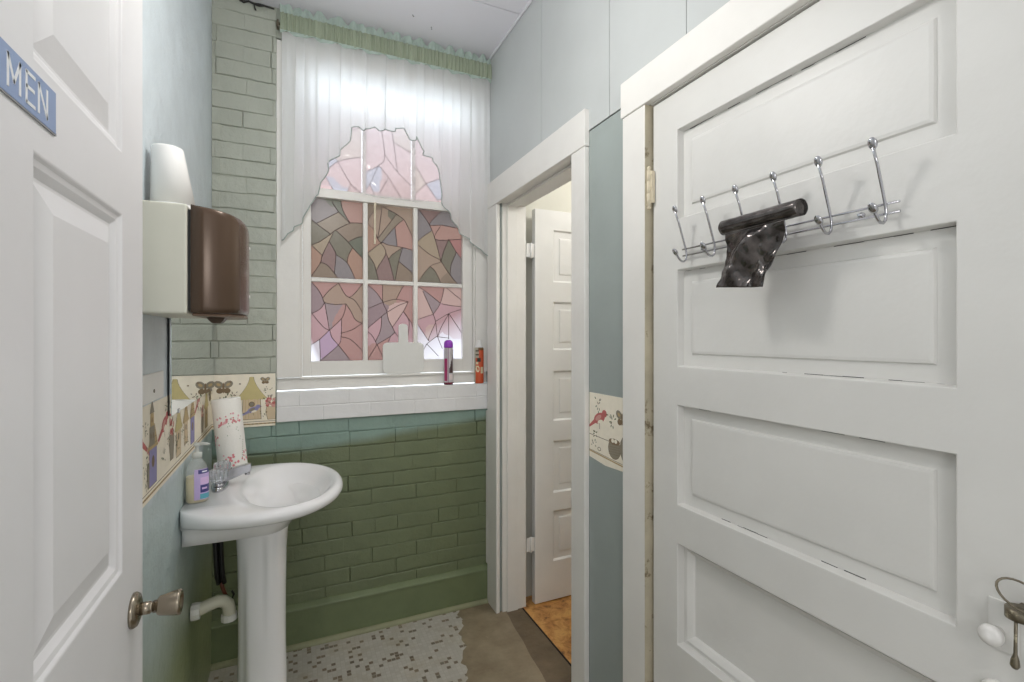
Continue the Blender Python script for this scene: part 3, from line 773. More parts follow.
# ---------------------------------------------------------------- wallpaper border
BC = [flat('border_cream', (246, 238, 220), .7), flat('border_tan', (190, 166, 122), .7), flat('border_brown', (132, 112, 86), .7),
      flat('border_yellow', (206, 192, 138), .7), flat('border_lavender', (150, 146, 190), .7), flat('border_red', (194, 108, 104), .7),
      flat('border_green', (104, 112, 78), .7), flat('border_grey', (146, 138, 122), .7), flat('border_pink', (214, 160, 150), .7), flat('border_peach', (216, 196, 164), .7)]
CRM, TAN, BRN, YEL, LAV, RED, GRN, GRY, PNK, PCH = range(10)
class Border:
    """printed paper strip: s runs along the wall, t upward; motif shapes are part of the print"""
    def __init__(s, P, N, L, H=.232): s.m = MB(); s.P = P; s.N = Vector(N); s.L = L; s.H = H; s.k = 0
    def base(s, lower=0):
        a = [(0, 0), (s.L, lower), (s.L, s.H), (0, s.H)]
        s.m.prism([s.P(*p) for p in a], tuple(s.N*.0008), CRM)
    def poly(s, pts, c, lift=None):
        s.k += 1; off = s.N*(.0009+.000004*s.k)
        pts = [(min(max(p[0], 0), s.L), p[1]) for p in pts]
        s.m.poly([Vector(s.P(*p))+off for p in pts], c)
    def ell(s, x, z, rx, rz, c, n=14, rot=0):
        cr, sr = math.cos(rot), math.sin(rot)
        s.poly([(x+rx*math.cos(a)*cr-rz*math.sin(a)*sr, z+rx*math.cos(a)*sr+rz*math.sin(a)*cr) for a in [i*pi2/n for i in range(n)]], c)
    def line(s, p, q, w, c):
        d = Vector((q[0]-p[0], q[1]-p[1])); L = d.length
        if L < 1e-6: return
        d /= L; n = Vector((-d.y, d.x))*w/2
        s.poly([(p[0]+n.x, p[1]+n.y), (p[0]-n.x, p[1]-n.y), (q[0]-n.x, q[1]-n.y), (q[0]+n.x, q[1]+n.y)], c)
    def foot(s):
        s.line((0, .022), (s.L, .022), .002, BRN); s.line((0, .012), (s.L, .012), .006, TAN)
        x = .006
        while x < s.L-.01: s.line((x, .012), (x+.008, .012), .003, BRN); x += .016
    def sprig(s, x, z, k=1, rn=random.Random(4)):
        for i in range(9):
            a = rn.uniform(0, pi2); r = rn.uniform(.004, .022)*k
            s.ell(x+r*math.cos(a), z+r*math.sin(a), .0042*k, .0018*k, rn.choice((GRN, BRN, GRY, GRN)), 8, a)
    def flowers(s, x, z, k=1, rn=random.Random(9)):
        s.sprig(x, z, 1.2*k)
        for i in range(7):
            s.ell(x+rn.uniform(-.016, .016)*k, z+rn.uniform(-.014, .014)*k, .006*k, .006*k, rn.choice((RED, PNK, RED, PNK)), 9)
    def bird(s, x, z, k, c, fl=1):
        X = lambda a: x+fl*a*k
        s.ell(x, z, .024*k, .013*k, c, 14, .35*fl); s.ell(X(.021), z+.014*k, .010*k, .009*k, c)
        s.poly([(X(-.018), z-.002*k), (X(-.052), z-.022*k), (X(-.046), z-.028*k), (X(-.012), z-.012*k)], c)
        s.poly([(X(.029), z+.016*k), (X(.038), z+.013*k), (X(.029), z+.011*k)], BRN)
        s.ell(X(-.004), z+.001, .014*k, .006*k, PNK if c == RED else GRY, 10, .5*fl); s.ell(x+.004*k*fl, z-.008*k, .012*k, .005*k, CRM, 10, .3*fl)
        s.line((x, z-.012*k), (X(.002), z-.026*k), .0018*k, BRN)
    def butterfly(s, x, z, k):
        for sx in (-1, 1):
            s.ell(x+sx*.012*k, z+.010*k, .013*k, .010*k, GRY, 10, sx*.6); s.ell(x+sx*.009*k, z-.008*k, .009*k, .008*k, BRN, 10)
            s.ell(x+sx*.012*k, z+.010*k, .006*k, .004*k, TAN, 8, sx*.6)
        s.ell(x, z, .003*k, .016*k, BRN, 8)
    def gourd_house(s, x, z, k, roof, body):
        s.poly([(x-.034*k, z), (x+.034*k, z), (x+.031*k, z+.085*k), (x-.031*k, z+.085*k)], BRN)
        s.poly([(x-.032*k, z+.002), (x+.032*k, z+.002), (x+.029*k, z+.085*k), (x-.029*k, z+.085*k)], body)
        for i in (-2, -1, 1, 2): s.line((x+i*.011*k, z+.004), (x+i*.0105*k, z+.08*k), .0012, TAN)
        out = []
        for i in range(11):
            t_ = i/10; r = .047*(1-t_)**1.6+.006; out.append((r*k, z+(.082+.085*t_)*k))
        s.poly([(x-r-.0016, zz-.0008) for r, zz in out]+[(x+r+.0016, zz-.0008) for r, zz in out[::-1]], BRN)
        s.poly([(x-r, zz) for r, zz in out]+[(x+r, zz) for r, zz in out[::-1]], roof)
        for i in range(5): s.ell(x+(i-2)*.019*k, z+.083*k, .010*k, .006*k, roof, 8)
        s.ell(x, z+.060*k, .0105*k, .0105*k, BRN); s.ell(x, z+.060*k, .0075*k, .0075*k, GRY)
    def box_house(s, x, z, k, roof, body):
        s.poly([(x-.030*k, z), (x+.030*k, z), (x+.030*k, z+.080*k), (x-.030*k, z+.080*k)], body)
        s.poly([(x-.042*k, z+.078*k), (x+.042*k, z+.078*k), (x+.012*k, z+.13*k), (x-.012*k, z+.13*k)], roof)
        for i in range(3): s.line((x-.036*k+i*.008*k, z+(.088+.013*i)*k), (x+.036*k-i*.008*k, z+(.088+.013*i)*k), .0015, BRN)
        for a, c in (((-.03, 0), (-.03, .08)), ((.03, 0), (.03, .08)), ((-.03, 0), (.03, 0))):
            s.line((x+a[0]*k, z+a[1]*k), (x+c[0]*k, z+c[1]*k), .0016, BRN)
        s.ell(x, z+.05*k, .011*k, .013*k, BRN)
    def tower(s, x, z, k):
        s.poly([(x-.026*k, z), (x+.026*k, z), (x+.024*k, z+.05*k), (x-.024*k, z+.05*k)], GRY)
        s.poly([(x-.018*k, z+.05*k), (x+.018*k, z+.05*k), (x+.016*k, z+.085*k), (x-.016*k, z+.085*k)], TAN)
        s.poly([(x-.022*k, z+.084*k), (x+.022*k, z+.084*k), (x, z+.12*k)], GRY)
        for i in (-1, 1): s.ell(x+i*.011*k, z+.025*k, .005*k, .008*k, BRN)
        s.ell(x, z+.066*k, .005*k, .007*k, BRN)
    def pot(s, x, z, k, c=GRY):
        s.poly([(x-.014*k, z), (x+.014*k, z), (x+.021*k, z+.03*k), (x+.018*k, z+.05*k), (x-.018*k, z+.05*k), (x-.021*k, z+.03*k)], BRN)
        s.poly([(x-.0125*k, z+.0015), (x+.0125*k, z+.0015), (x+.0195*k, z+.03*k), (x+.0165*k, z+.049*k), (x-.0165*k, z+.049*k), (x-.0195*k, z+.03*k)], c)
        s.flowers(x, z+.066*k, k)
    def build(s, label):
        return tag(s.m.build('wallpaper_border', BC, fix=False), label, 'wallpaper border')

B = Border(lambda s_, t_: (XL+.001+s_, YB-.0040, 1.006+t_), (0, -1, 0), .2435)
B.base(.0); B.foot()
B.butterfly(.043, .175, 1.5); B.gourd_house(.150, .032, 1.12, YEL, PCH); B.bird(.155, .075, .95, LAV, 1); B.flowers(.222, .105, 1.2); B.pot(.228, .028, 1.15, PCH)
B.sprig(.078, .14, 1); B.sprig(.095, .10, .9); B.sprig(.03, .11, 1.1); B.butterfly(.203, .200, .8); B.sprig(.19, .055, .9); B.sprig(.10, .06, 1.0)
B.ell(.07, .2, .004, .003, BRN); B.ell(.105, .19, .004, .003, BRN); B.pot(.05, .03, 1.3, TAN); B.sprig(.215, .16, .8)
B.build('cream birdhouse wallpaper border on the brick pier beside the window')
Lw = YB-.002-1.05
B = Border(lambda s_, t_: (XL+.0002, 1.05+s_, 1.006+t_), (1, 0, 0), Lw)
B.base(); B.foot()
for s0, it in ((.06, 'pot'), (.16, 'tower'), (.28, 'bird'), (.37, 'pot'), (.40, 'box'), (.40, 'tow2'), (.515, 'bird2'), (.60, 'pot2'), (.69, 'gourd'), (.80, 'sm'), (.91, 'box2'), (1.02, 'bird3'), (1.11, 'pot'), (1.2, 'gourd2'), (1.29, 'bfly')):
    if it == 'pot': B.pot(s0, .03, 1.25, GRY)
    if it == 'tower': B.tower(s0, .10, .9)
    if it == 'tow2': B.tower(s0-.01, .128, .95)
    if it in ('bird', 'bird2', 'bird3'): B.bird(s0, .16, 1.35, RED, 1 if it != 'bird' else -1)
    if it == 'pot2': B.pot(s0, .045, 1.45, GRY); 
    if it == 'gourd': B.gourd_house(s0, .035, 1.0, YEL, PCH)
    if it == 'gourd2': B.gourd_house(s0, .035, 1.0, YEL, TAN)
    if it == 'sm': B.gourd_house(s0, .05, .9, TAN, PCH)
    if it in ('box', 'box2'): B.box_house(s0, .03, 1.15, TAN, LAV)
    if it == 'bfly': B.butterfly(s0, .15, 1.4)
rs = random.Random(21)
for i in range(22): B.sprig(rs.uniform(.03, Lw-.03), rs.uniform(.05, .21), rs.uniform(.8, 1.2))
B.build('cream birdhouse wallpaper border on the left wall under the mirror')
Lr = 1.438-1.228
B = Border(lambda s_, t_: (XR-.0002, 1.438-s_, .972+t_), (-1, 0, 0), Lr, .234)
B.m.prism([B.P(*p) for p in ((0, .008), (Lr*.45, -.004), (Lr, 0), (Lr, .234), (0, .234))], (-.0008, 0, 0), CRM)
B.line((0, .03), (Lr, .014), .005, TAN); B.line((0, .034), (Lr, .02), .0015, BRN); B.line((0, .088), (Lr, .078), .002, BRN)
B.bird(.060, .150, 1.4, RED, 1); B.sprig(.055, .196, 1.3); B.sprig(.135, .15, 1.3); B.sprig(.04, .095, 1.2); B.sprig(.175, .17, 1.3); B.butterfly(.185, .165, 1.3)
B.ell(.145, .062, .034, .034, BRN); B.ell(.145, .062, .032, .032, GRY)
for i in range(6): B.line((.115, .042+i*.008), (.175, .046+i*.008), .001, BRN)
B.ell(.145, .086, .03, .010, BRN); B.ell(.136, .088, .008, .007, CRM); B.ell(.152, .088, .008, .007, CRM)
B.ell(.208, .072, .034, .045, GRY); B.ell(.06, .045, .010, .007, BRN); B.ell(.06, .045, .007, .005, CRM); B.sprig(.03, .06, .8)
B.build('cream wallpaper border with a red bird between the two right doorways')

# ---------------------------------------------------------------- left wall things
MR = thing('mirror', 'frameless mirror on the left wall between towel dispenser and corner', 'mirror', (XL, 1.96, 1.18))
m = MB(); m.box(XL+.0058, XL+.0110, 1.600, 2.385, 1.181, 1.745); m.build('glass', M_mirror, MR, bevel=.001)
m = MB(); m.box(XL+.0044, XL+.0058, 1.602, 2.383, 1.183, 1.743); m.build('backing', M_seam, MR)
for y in (1.68, 2.30):
    m = MB(); m.box(XL+.0044, XL+.0125, y, y+.02, 1.1775, 1.1905); m.build('clip', M_chrome, MR, bevel=.001)

SP = thing('cover_plate', 'small white cover plate on the left wall above the border', 'wall plate', (XL, 1.45, 1.242))
m = MB(); m.box(XL, XL+.006, 1.34, 1.535, 1.243, 1.312); m.build('plate', M_white, SP, bevel=.0015)
m = MB(); m.lathe([(.0045, 0), (.0045, .0015)], (XL+.006, 1.437, 1.268), 'x', 12); m.build('screw', M_iron, SP)

DP = thing('paper_towel_dispenser', 'beige and brown paper towel dispenser mounted on the left wall', 'towel dispenser', (XL, 1.445, 1.45))
m = MB(); m.box(XL+.001, -.217, 1.29, 1.60, 1.452, 1.700)
m.build('body', paint('beige_plastic', (214, 212, 198), .4, .02, 8, .05, 60), DP, bevel=.005, segs=3)
m = MB(); m.box(-.2168, -.211, 1.299, 1.591, 1.462, 1.690); m.build('gasket', M_black_plastic, DP)
m = MB()
def arc(n=28):
    pts = []
    for i in range(n+1):
        t_ = i/n; a = PI*t_
        y = 1.445-.155*math.cos(a)*(abs(math.cos(a))**-.35 if abs(math.cos(a)) > 1e-6 else 0)
        pts.append((-.2105+.103*(math.sin(a)**.62), y))
    return pts
A = arc()
rings = []
for z, k in ((1.455, .90), (1.458, .97), (1.470, 1.0), (1.684, 1.0), (1.697, .985), (1.700, .95)):
    rings.append([(-.2105+(x+.2105)*k, 1.445+(y-1.445)*(1-(1-k)*.3), z-.012*(x+.2105)/.103*(1 if z > 1.6 else 0)) for x, y in A])
m.loft(rings)
cv = m.build('cover', paint('smoked_brown_plastic', (86, 67, 52), .26, .06, 4, .0, 60, metallic=.25), DP)
m = MB()
m.prism([(-.2100, 1.300, 1.455), (-.2100, 1.590, 1.455), (-.14, 1.57, 1.455), (-.112, 1.50, 1.455), (-.112, 1.39, 1.455), (-.14, 1.32, 1.455)], (0, 0, -.007))
m.build('bottom_lip', paint('brown_plastic_lip', (120, 96, 78), .35, .05, 5, 0, 1), DP, bevel=.003)
m = MB(); m.loft([[(-.172+a*k, 1.40+c*k2, z) for a, c in ((-.02, -.03), (.02, -.03), (.02, .03), (-.02, .03))] for z, k, k2 in ((1.4475, 1, 1), (1.440, .75, .8), (1.434, .45, .6))], smooth=False)
m.build('lever', paint('dark_brown_lever', (74, 58, 46), .4, .05, 5, 0, 1), DP, bevel=.001)
for z in (1.505, 1.635):
    m = MB(); m.box(-.1155, -.1060, 1.478, 1.490, z, z+.008); m.build('latch', M_white, DP, bevel=.001)

CP = thing('paper_cup', 'white paper cup upside down on top of the towel dispenser', 'cup', (-.262, 1.40, 1.7005))
Mt = Matrix(((1, 0, -.085), (0, 1, 0), (0, 0, 1)))
m = MB(); m.lathe([(.0435, .014), (.0462, .0142), (.0325, .150), (.031, .154), (.0285, .154), (.028, .150), (0, .149)], (-.262, 1.40, 1.7005), 'z', 36, M=Mt, cap0=False)
m.build('cup_wall', paint('white_paper', (240, 239, 236), .55, .01, 8, .03, 60), CP)
m = MB(); m.lathe([(.0445, .0), (.0482, .001), (.0488, .005), (.0478, .0145), (.0455, .0145), (.0445, .0)], (-.262, 1.40, 1.7005), 'z', 36, M=Mt, cap0=False, cap1=False)
m.build('rim', M_white, CP)

# ---------------------------------------------------------------- pedestal sink
SY = 1.95; CX = -.09; FY = 1.985
SK = thing('pedestal_sink', 'white porcelain pedestal sink against the left wall', 'sink', (-.10, SY, 0))
NA = 88
def rim(a, af, b, bw, e=2.3, back=.2245):
    """outline radius: rounded front, flat against the wall where it is 2*bw wide"""
    c, s_ = math.cos(a), math.sin(a)
    if c >= 0: return ((abs(c)/af)**2.2+(abs(s_)/b)**2.2)**(-1/2.2)
    ab = back/(1-min(.995, bw/b)**e)**(1/e)
    r = ((abs(c)/ab)**e+(abs(s_)/b)**e)**(-1/e)
    return min(r, back/abs(c)) if abs(c) > 1e-6 else r
rings = []
for z, af, b_, bw in ((.744, .075, .155, .150), (.748, .092, .172, .168), (.780, .112, .188, .180), (.803, .135, .205, .188), (.811, .160, .226, .193), (.817, .205, .268, .198), (.824, .238, .298, .203), (.835, .256, .314, .208), (.848, .262, .319, .210), (.859, .260, .317, .209), (.866, .253, .311, .206), (.8695, .242, .302, .201)):
    rings.append([(CX+rim(a, af, b_, bw)*math.cos(a), SY+rim(a, af, b_, bw)*math.sin(a), z) for a in [i*pi2/NA for i in range(NA)]])
bx = -.030
def bowl(k, z, sh=0):
    out = []
    for i in range(NA):
        a = i*pi2/NA
        out.append((bx-sh+(.176 if math.cos(a) > 0 else .138)*k*math.cos(a), SY+.280*k*math.sin(a), z))
    return out
for k, z, sh in ((1.01, .8692, 0), (.975, .8672, 0), (.94, .8625, 0), (.90, .8545, 0), (.83, .839, .002), (.73, .815, .005), (.58, .791, .01), (.40, .771, .014), (.16, .764, .016)):
    rings.append(bowl(k, z, sh))
m = MB(); m.loft(rings)
m.build('basin', M_porcelain, SK)
m = MB(); rings = []
for z, hx, hy in ((.7405, .088, .094), (.70, .083, .088), (.64, .0795, .083), (.5, .077, .079), (.3, .077, .079), (.14, .080, .083), (.06, .087, .09), (.03, .098, .101), (.012, .104, .107), (0.0, .104, .107)):
    ring = []
    for i in range(72):
        a = i*pi2/72; c, s_ = math.cos(a), math.sin(a)
        r = ((abs(c)/hx)**2.6+(abs(s_)/hy)**2.6)**(-1/2.6)
        x, y = r*c, r*s_
        # the column's back flange is set in from the rounded front
        xt = -.050+.10*smooth_step(.50, .735, z)
        k_ = 1-smooth_step(xt-.008, xt+.008, x)
        top = smooth_step(.60, .70, z)
        y *= 1-.22*k_*(1-.5*top)
        ring.append((-.100+x, SY+y, z))
    rings.append(ring)
m.loft(rings); m.build('pedestal', M_porcelain, SK)
m = MB(); m.lathe([(0, 0), (.021, 0), (.023, .002), (.021, .004), (.008, .003), (.0, .003)], (-.044, SY, .7642), 'z', 24); m.build('drain', M_chrome, SK)
m = MB(); m.lathe([(.007, 0), (.009, .001), (.009, .003), (.004, .0035), (0, .0030)], (0, 0, 0), 'x', 16, M=Matrix.Rotation(math.radians(-20), 3, 'Y')); m.v = [(a-.152, b_+SY, c+.841) for a, b_, c in m.v]
m.build('overflow', M_chrome, SK)
# faucet (bolted to the basin)
m = MB()
fz = .8695
def oval(cx, cy, hx, hy, z, n=32): return [(cx+hx*math.cos(i*pi2/n)*abs(math.cos(i*pi2/n))**-.2 if abs(math.cos(i*pi2/n)) > .01 else cx, cy+hy*math.sin(i*pi2/n), z) for i in range(n)]
m.loft([oval(-.235, FY, .026, .080, fz), oval(-.235, FY, .026, .080, fz+.010), oval(-.235, FY, .022, .075, fz+.017)])
m.loft([[(x, FY+y_, z) for y_, z in ((-w_, zb_), (w_, zb_), (w_*.85, zt_), (-w_*.85, zt_))] for x, w_, zb_, zt_ in ((-.252, .017, fz+.012, fz+.040), (-.235, .019, fz+.013, fz+.050), (-.20, .0165, fz+.024, fz+.062), (-.165, .0145, fz+.038, fz+.070), (-.145, .0135, fz+.044, fz+.073), (-.137, .012, fz+.048, fz+.071))], smooth=False)
m.lathe([(.009, fz+.032), (.009, fz+.046)], (-.150, FY, 0), 'z', 16)
fo = m.build('faucet', M_chrome, SK, bevel=.002)
for dy in (-.052, .052):
    m = MB(); m.lathe([(.016, fz+.016), (.016, fz+.024), (.011, fz+.026), (.009, fz+.034)], (-.235, FY+dy, 0), 'z', 20)
    st_ = m.build('stem', M_chrome, fo)
    m = MB(); n = 24
    rg = []
    for z, r in ((fz+.030, .014), (fz+.034, .021), (fz+.060, .0265), (fz+.070, .0255), (fz+.076, .019)):
        rg.append([(-.235+(r*(1+.07*(-1)**j))*math.cos(j*pi2/n), FY+dy+(r*(1+.07*(-1)**j))*math.sin(j*pi2/n), z) for j in range(n)])
    m.loft(rg, smooth=False); m.build('handle', M_acrylic, fo)

# drain pipe, supply hose
TP = thing('drain_pipe', 'cream plastic drain pipe between the left wall and the pedestal', 'pipe', (XL, 1.93, .40))
m = MB(); m.tube([(XL+.002, 1.93, .470), (-.29, 1.932, .473), (-.262, 1.938, .480), (-.238, 1.944, .484), (-.222, 1.95, .478), (-.2085, 1.955, .462), (-.205, 1.957, .440), (-.205, 1.957, .412)], .0205, 18)
m.build('pipe', paint('cream_pvc', (206, 204, 184), .35, .04, 12, 0, 1), TP)
m = MB(); m.lathe([(.0210, 0), (.028, .001), (.0285, .012), (.027, .026), (.0210, .027)], (XL+.003, 1.93, .470), 'x', 10, smooth=False); m.build('nut', paint('white_pvc_nut', (222, 222, 214), .35, .02, 12, 0, 1), TP)
m = MB(); m.lathe([(.0210, .0), (.0250, .001), (.0250, .022), (.0210, .023)], (-.205, 1.957, .405), 'z', 12, smooth=False); m.build('collar', paint('white_pvc_collar', (222, 222, 214), .35, .02, 12, 0, 1), TP)
HS = thing('supply_hose', 'black supply hoses hanging below the sink beside the pedestal', 'hose', (-.256, 2.05, .47))
for dx in (0, .017):
    m = MB(); m.tube([(-.260+dx, 2.05, .738), (-.259+dx, 2.05, .68), (-.257+dx, 2.05, .60), (-.253+dx, 2.05, .525), (-.247+dx, 2.052, .495)], .0085, 12); m.build('hose', M_black_plastic, HS)
m = MB(); m.tube([(-.240, 2.052, .50), (-.236, 2.052, .48), (-.226, 2.052, .45), (-.222, 2.052, .432)], .0065, 10); m.build('tail', paint('red_brown_hose', (120, 66, 50), .45, .1, 40, 0, 1), HS)
m = MB(); m.tube([(-.236, 2.040, .440), (-.222, 2.040, .453), (-.206, 2.040, .435), (-.198, 2.040, .453), (-.205, 2.040, .467)], .004, 8); m.build('clamp', M_black_plastic, HS)

# soap bottle
def soval(hx, hy, z, c, th, n=40, e=2.6):
    out = []
    for i in range(n):
        a = i*pi2/n; c_, s_ = math.cos(a), math.sin(a); r = ((abs(c_)/hx)**e+(abs(s_)/hy)**e)**(-1/e)
        x, y = r*c_, r*s_
        out.append((c[0]+x*math.cos(th)-y*math.sin(th), c[1]+x*math.sin(th)+y*math.cos(th), c[2]+z))
    return out
sc_ = (-.2815, 1.832, .8700); th = math.radians(8)
SB = thing('soap_bottle', 'clear pump soap bottle with a lavender label on the sink', 'soap bottle', sc_)
m = MB(); m.loft([soval(.028, .021, 0, sc_, th), soval(.0315, .025, .004, sc_, th), soval(.032, .0255, .05, sc_, th), soval(.0308, .0245, .09, sc_, th), soval(.0272, .022, .112, sc_, th), soval(.021, .018, .128, sc_, th), soval(.0135, .0135, .136, sc_, th), soval(.0125, .0125, .146, sc_, th)])
m.build('bottle', M_bottle, SB)
m = MB(); m.loft([soval(.0258, .0195, .002, sc_, th), soval(.0298, .0235, .006, sc_, th), soval(.0302, .0240, .05, sc_, th), soval(.0296, .0236, .083, sc_, th)]); m.build('liquid', M_soap, SB)
m = MB()
def lab(a0, a1, z0, z1, mi, off):
    def fn(u, v):
        a = math.radians(a0+(a1-a0)*u); z = z0+(z1-z0)*v
        t_ = smooth_step(.09, .112, z); hx, hy = .0323-.0046*t_+off, .0259-.0035*t_+off
        c_, s_ = math.cos(a), math.sin(a); r = ((abs(c_)/hx)**2.6+(abs(s_)/hy)**2.6)**(-1/2.6); x, y = r*c_, r*s_
        return (sc_[0]+x*math.cos(th)-y*math.sin(th), sc_[1]+x*math.sin(th)+y*math.cos(th), sc_[2]+z)
    m.grid(fn, 16, 6, mi)
lab(-106, 10, .012, .108, 0, .0003); lab(-82, -2, .094, .106, 1, .0006); lab(-70, 2, .034, .058, 1, .0006); lab(-72, 4, .014, .030, 2, .0006); lab(-70, -20, .060, .082, 3, .0006)
lab(-62, -34, .044, .050, 3, .0008); lab(-60, -30, .098, .102, 4, .0009)
m.build('label', [flat('label_lavender', (196, 176, 222), .4), flat('label_navy', (66, 62, 128), .4), flat('label_teal', (92, 168, 186), .4), flat('label_lilac', (222, 190, 232), .4), flat('label_white', (232, 232, 240), .4)], SB, fix=False)
m = MB()
m.lathe([(.0145, .142), (.0145, .158), (.006, .160), (.005, .178), (.010, .180), (.010, .188), (.004, .190)], sc_, 'z', 20)
m.tube([(sc_[0], sc_[1], sc_[2]+.184), (sc_[0]+.020, sc_[1]-.003, sc_[2]+.186), (sc_[0]+.036, sc_[1]-.006, sc_[2]+.183)], [.006, .005, .004], 10)
m.build('pump', clear_mat('frosted_pump', (232, 236, 232), .35, .35), SB)
# paper towel roll
tb = (-.212, 2.172, .8712)
TR = thing('paper_towel_roll', 'paper towel roll with red floral print leaning on the sink', 'paper towel roll', tb)
Rt = Matrix.Rotation(math.radians(-5.5), 3, 'Y') @ Matrix.Rotation(math.radians(-2.5), 3, 'X')
m = MB(); RR = .0505; HH = .283; z00 = .006
m.lathe([(.020, z00), (RR-.001, z00), (RR, z00+.002), (RR, z00+HH-.002), (RR-.001, z00+HH), (.020, z00+HH), (.020, z00+HH-.03), (.0, z00+HH-.03)], tb, 'z', 40, M=Rt, cap0=True)
def onroll(a, z, rad=RR+.0004): return Vector(tb)+Rt @ Vector((rad*math.cos(a), rad*math.sin(a), z))
rp = random.Random(2)
def petal(a, z, r, c):
    m.poly([onroll(a+r*math.cos(t_)/RR, z+r*math.sin(t_)) for t_ in [i*pi2/10 for i in range(10)]], c)
for (ac, zc_, spread, n, big) in ((-1.95, .205, .020, 16, .0052), (-.95, .215, .018, 14, .005), (-1.70, .055, .022, 18, .0052), (-.35, .06, .02, 14, .005), (-2.6, .13, .02, 12, .005), (-1.1, .045, .004, 2, .005)):
    for i in range(n): petal(ac+rp.uniform(-1, 1)*spread/RR, zc_+rp.uniform(-1, 1)*spread, rp.uniform(.5, 1)*big, rp.choice((1, 1, 1, 2)))
for i in range(14): petal(-1.6+i*.07, .17+.045*math.sin(i*.3)-.02*(i % 3 == 0), .0018, 3)
for i in range(10): petal(-.75+i*.03, .05+.008*i, .0022, 3)
m.build('towel', [paint('white_towel', (242, 240, 234), .8, .015, 30, .3, 120), flat('print_red', (220, 140, 146), .8), flat('print_pink', (232, 182, 186), .8), flat('print_green', (160, 172, 148), .8)], TR, fix=False)

# ---------------------------------------------------------------- window sill things
def can(name, label, c, r, h, mats, mif, prof, capprof, capmat, cap_name='cap'):
    t_ = thing(name, label, 'spray can', c)
    m = MB(); m.lathe(prof, c, 'z', 48, mif=mif); m.build('can', mats, t_, fix=True)
    m = MB(); m.lathe(capprof, c, 'z', 32); m.build(cap_name, capmat, t_)
    return t_
zz = [0, .002, .010]+[.012+i*.0068 for i in range(26)]+[.184, .190]
pr = [(.0225, 0)]+[(.0245, z) for z in zz[1:-1]]+[(.0215, .190)]
def mif_p(i, j):
    a = (j/48*360+360) % 360; z = zz[min(i, len(zz)-1)]
    if z < .012: return 3
    d = ((a-250+180) % 360)-180
    if -60 < d < -14 and .012 < z < .13: return 1
    if -60 < d < -30 and .02 < z < .045: return 4
    if 8 < d < 62 and .055 < z < .055+.075*(d-8)/50+.02: return 2
    if 8 < d < 62 and .02 < z < .05: return 4
    if -10 < d < 4: return 5
    return 0
can('spray_can', 'silver and magenta aerosol can with purple cap on the sill', (.7335, 2.4115, 1.1548), .0245, .225,
    [paint('can_silver', (200, 196, 200), .3, .03, 10, 0, 1, metallic=.3), flat('can_magenta', (168, 50, 104), .35), flat('can_dark', (70, 56, 60), .35), flat('can_maroon', (112, 30, 56), .35), flat('can_offwhite', (226, 214, 214), .4), flat('can_plum', (130, 90, 116), .35)],
    mif_p, pr, [(.0235, .190), (.0238, .196), (.0235, .212), (.021, .221), (.014, .228), (0, .2305)], paint('purple_cap', (150, 62, 190), .3, .03, 10, 0, 1))
pr2 = [(.0225, 0)]+[(.0245, z) for z in zz[1:-1]]+[(.021, .190)]
def mif_o(i, j):
    a = (j/48*360+360) % 360; z = zz[min(i, len(zz)-1)]
    d = ((a-246+180) % 360)-180
    if z > .172: return 4 if d > -10 else 3
    if -50 < d < 20:   # pale swirling lettering on the orange field
        u, v = (d+50)/70., (z-.02)/.15
        if .22 < v < .50 and ((u-.45)**2/.14+(v-.36)**2/.016 < 1) and not ((u-.5)**2/.02+(v-.36)**2/.003 < 1): return 1
        if .50 < v < .62 and .1 < u < .55: return 1
        if .60 < v < .72 and u > .35: return 2
        if v > .72 and u < .7: return 2 if (int(v*22) % 3 == 0) else 3
    if d <= -50: return 3
    if 20 <= d < 60 and .05 < z < .08: return 1
    return 0
can('spray_can', 'orange and black aerosol can with white cap at the sill end', (.9025, 2.4115, 1.1548), .0245, .225,
    [flat('can_orange', (206, 88, 50), .35), flat('can_cream', (226, 214, 178), .4), flat('can_black', (46, 40, 34), .4), flat('can_grey', (178, 170, 150), .4), flat('can_brown', (112, 82, 46), .4)],
    mif_o, pr2, [(.0205, .190), (.019, .192), (.016, .206), (.010, .222), (.007, .228), (0, .229)], paint('white_cap', (226, 226, 224), .35, .02, 10, 0, 1))

CB = thing('cutting_board', 'small white paddle cutting board leaning against the lower window sash', 'cutting board', (.507, 2.433, 1.216))
def rounded(x0, x1, z0, z1, r, n=6, corners=(1, 1, 1, 1)):
    out = []
    for (cx, cz, a0, on) in ((x1-r, z0+r, -PI/2, corners[0]), (x1-r, z1-r, 0, corners[1]), (x0+r, z1-r, PI/2, corners[2]), (x0+r, z0+r, PI, corners[3])):
        for i in range(n+1): out.append((cx+r*math.cos(a0+PI/2*i/n), cz+r*math.sin(a0+PI/2*i/n)))
    return out
body = rounded(.404, .610, 0, .156, .024)
i0 = 14  # insert the handle on the top edge
pts = body[:14]+[(.531, .156)]+[(.530, .170), (.529, .232)]+[(.506+.023*math.cos(a), .238+.012*math.sin(a)) for a in [i*PI/6 for i in range(7)]]+[(.482, .170), (.480, .156)]+body[14:]
sl = .012/.25
m = MB(); m.prism([(x, 2.4275+z*sl, 1.2165+z) for x, z in pts], (0, .008, 0))
m.build('board', paint('white_board', (222, 222, 218), .45, .02, 10, .1, 60), CB, bevel=.002)

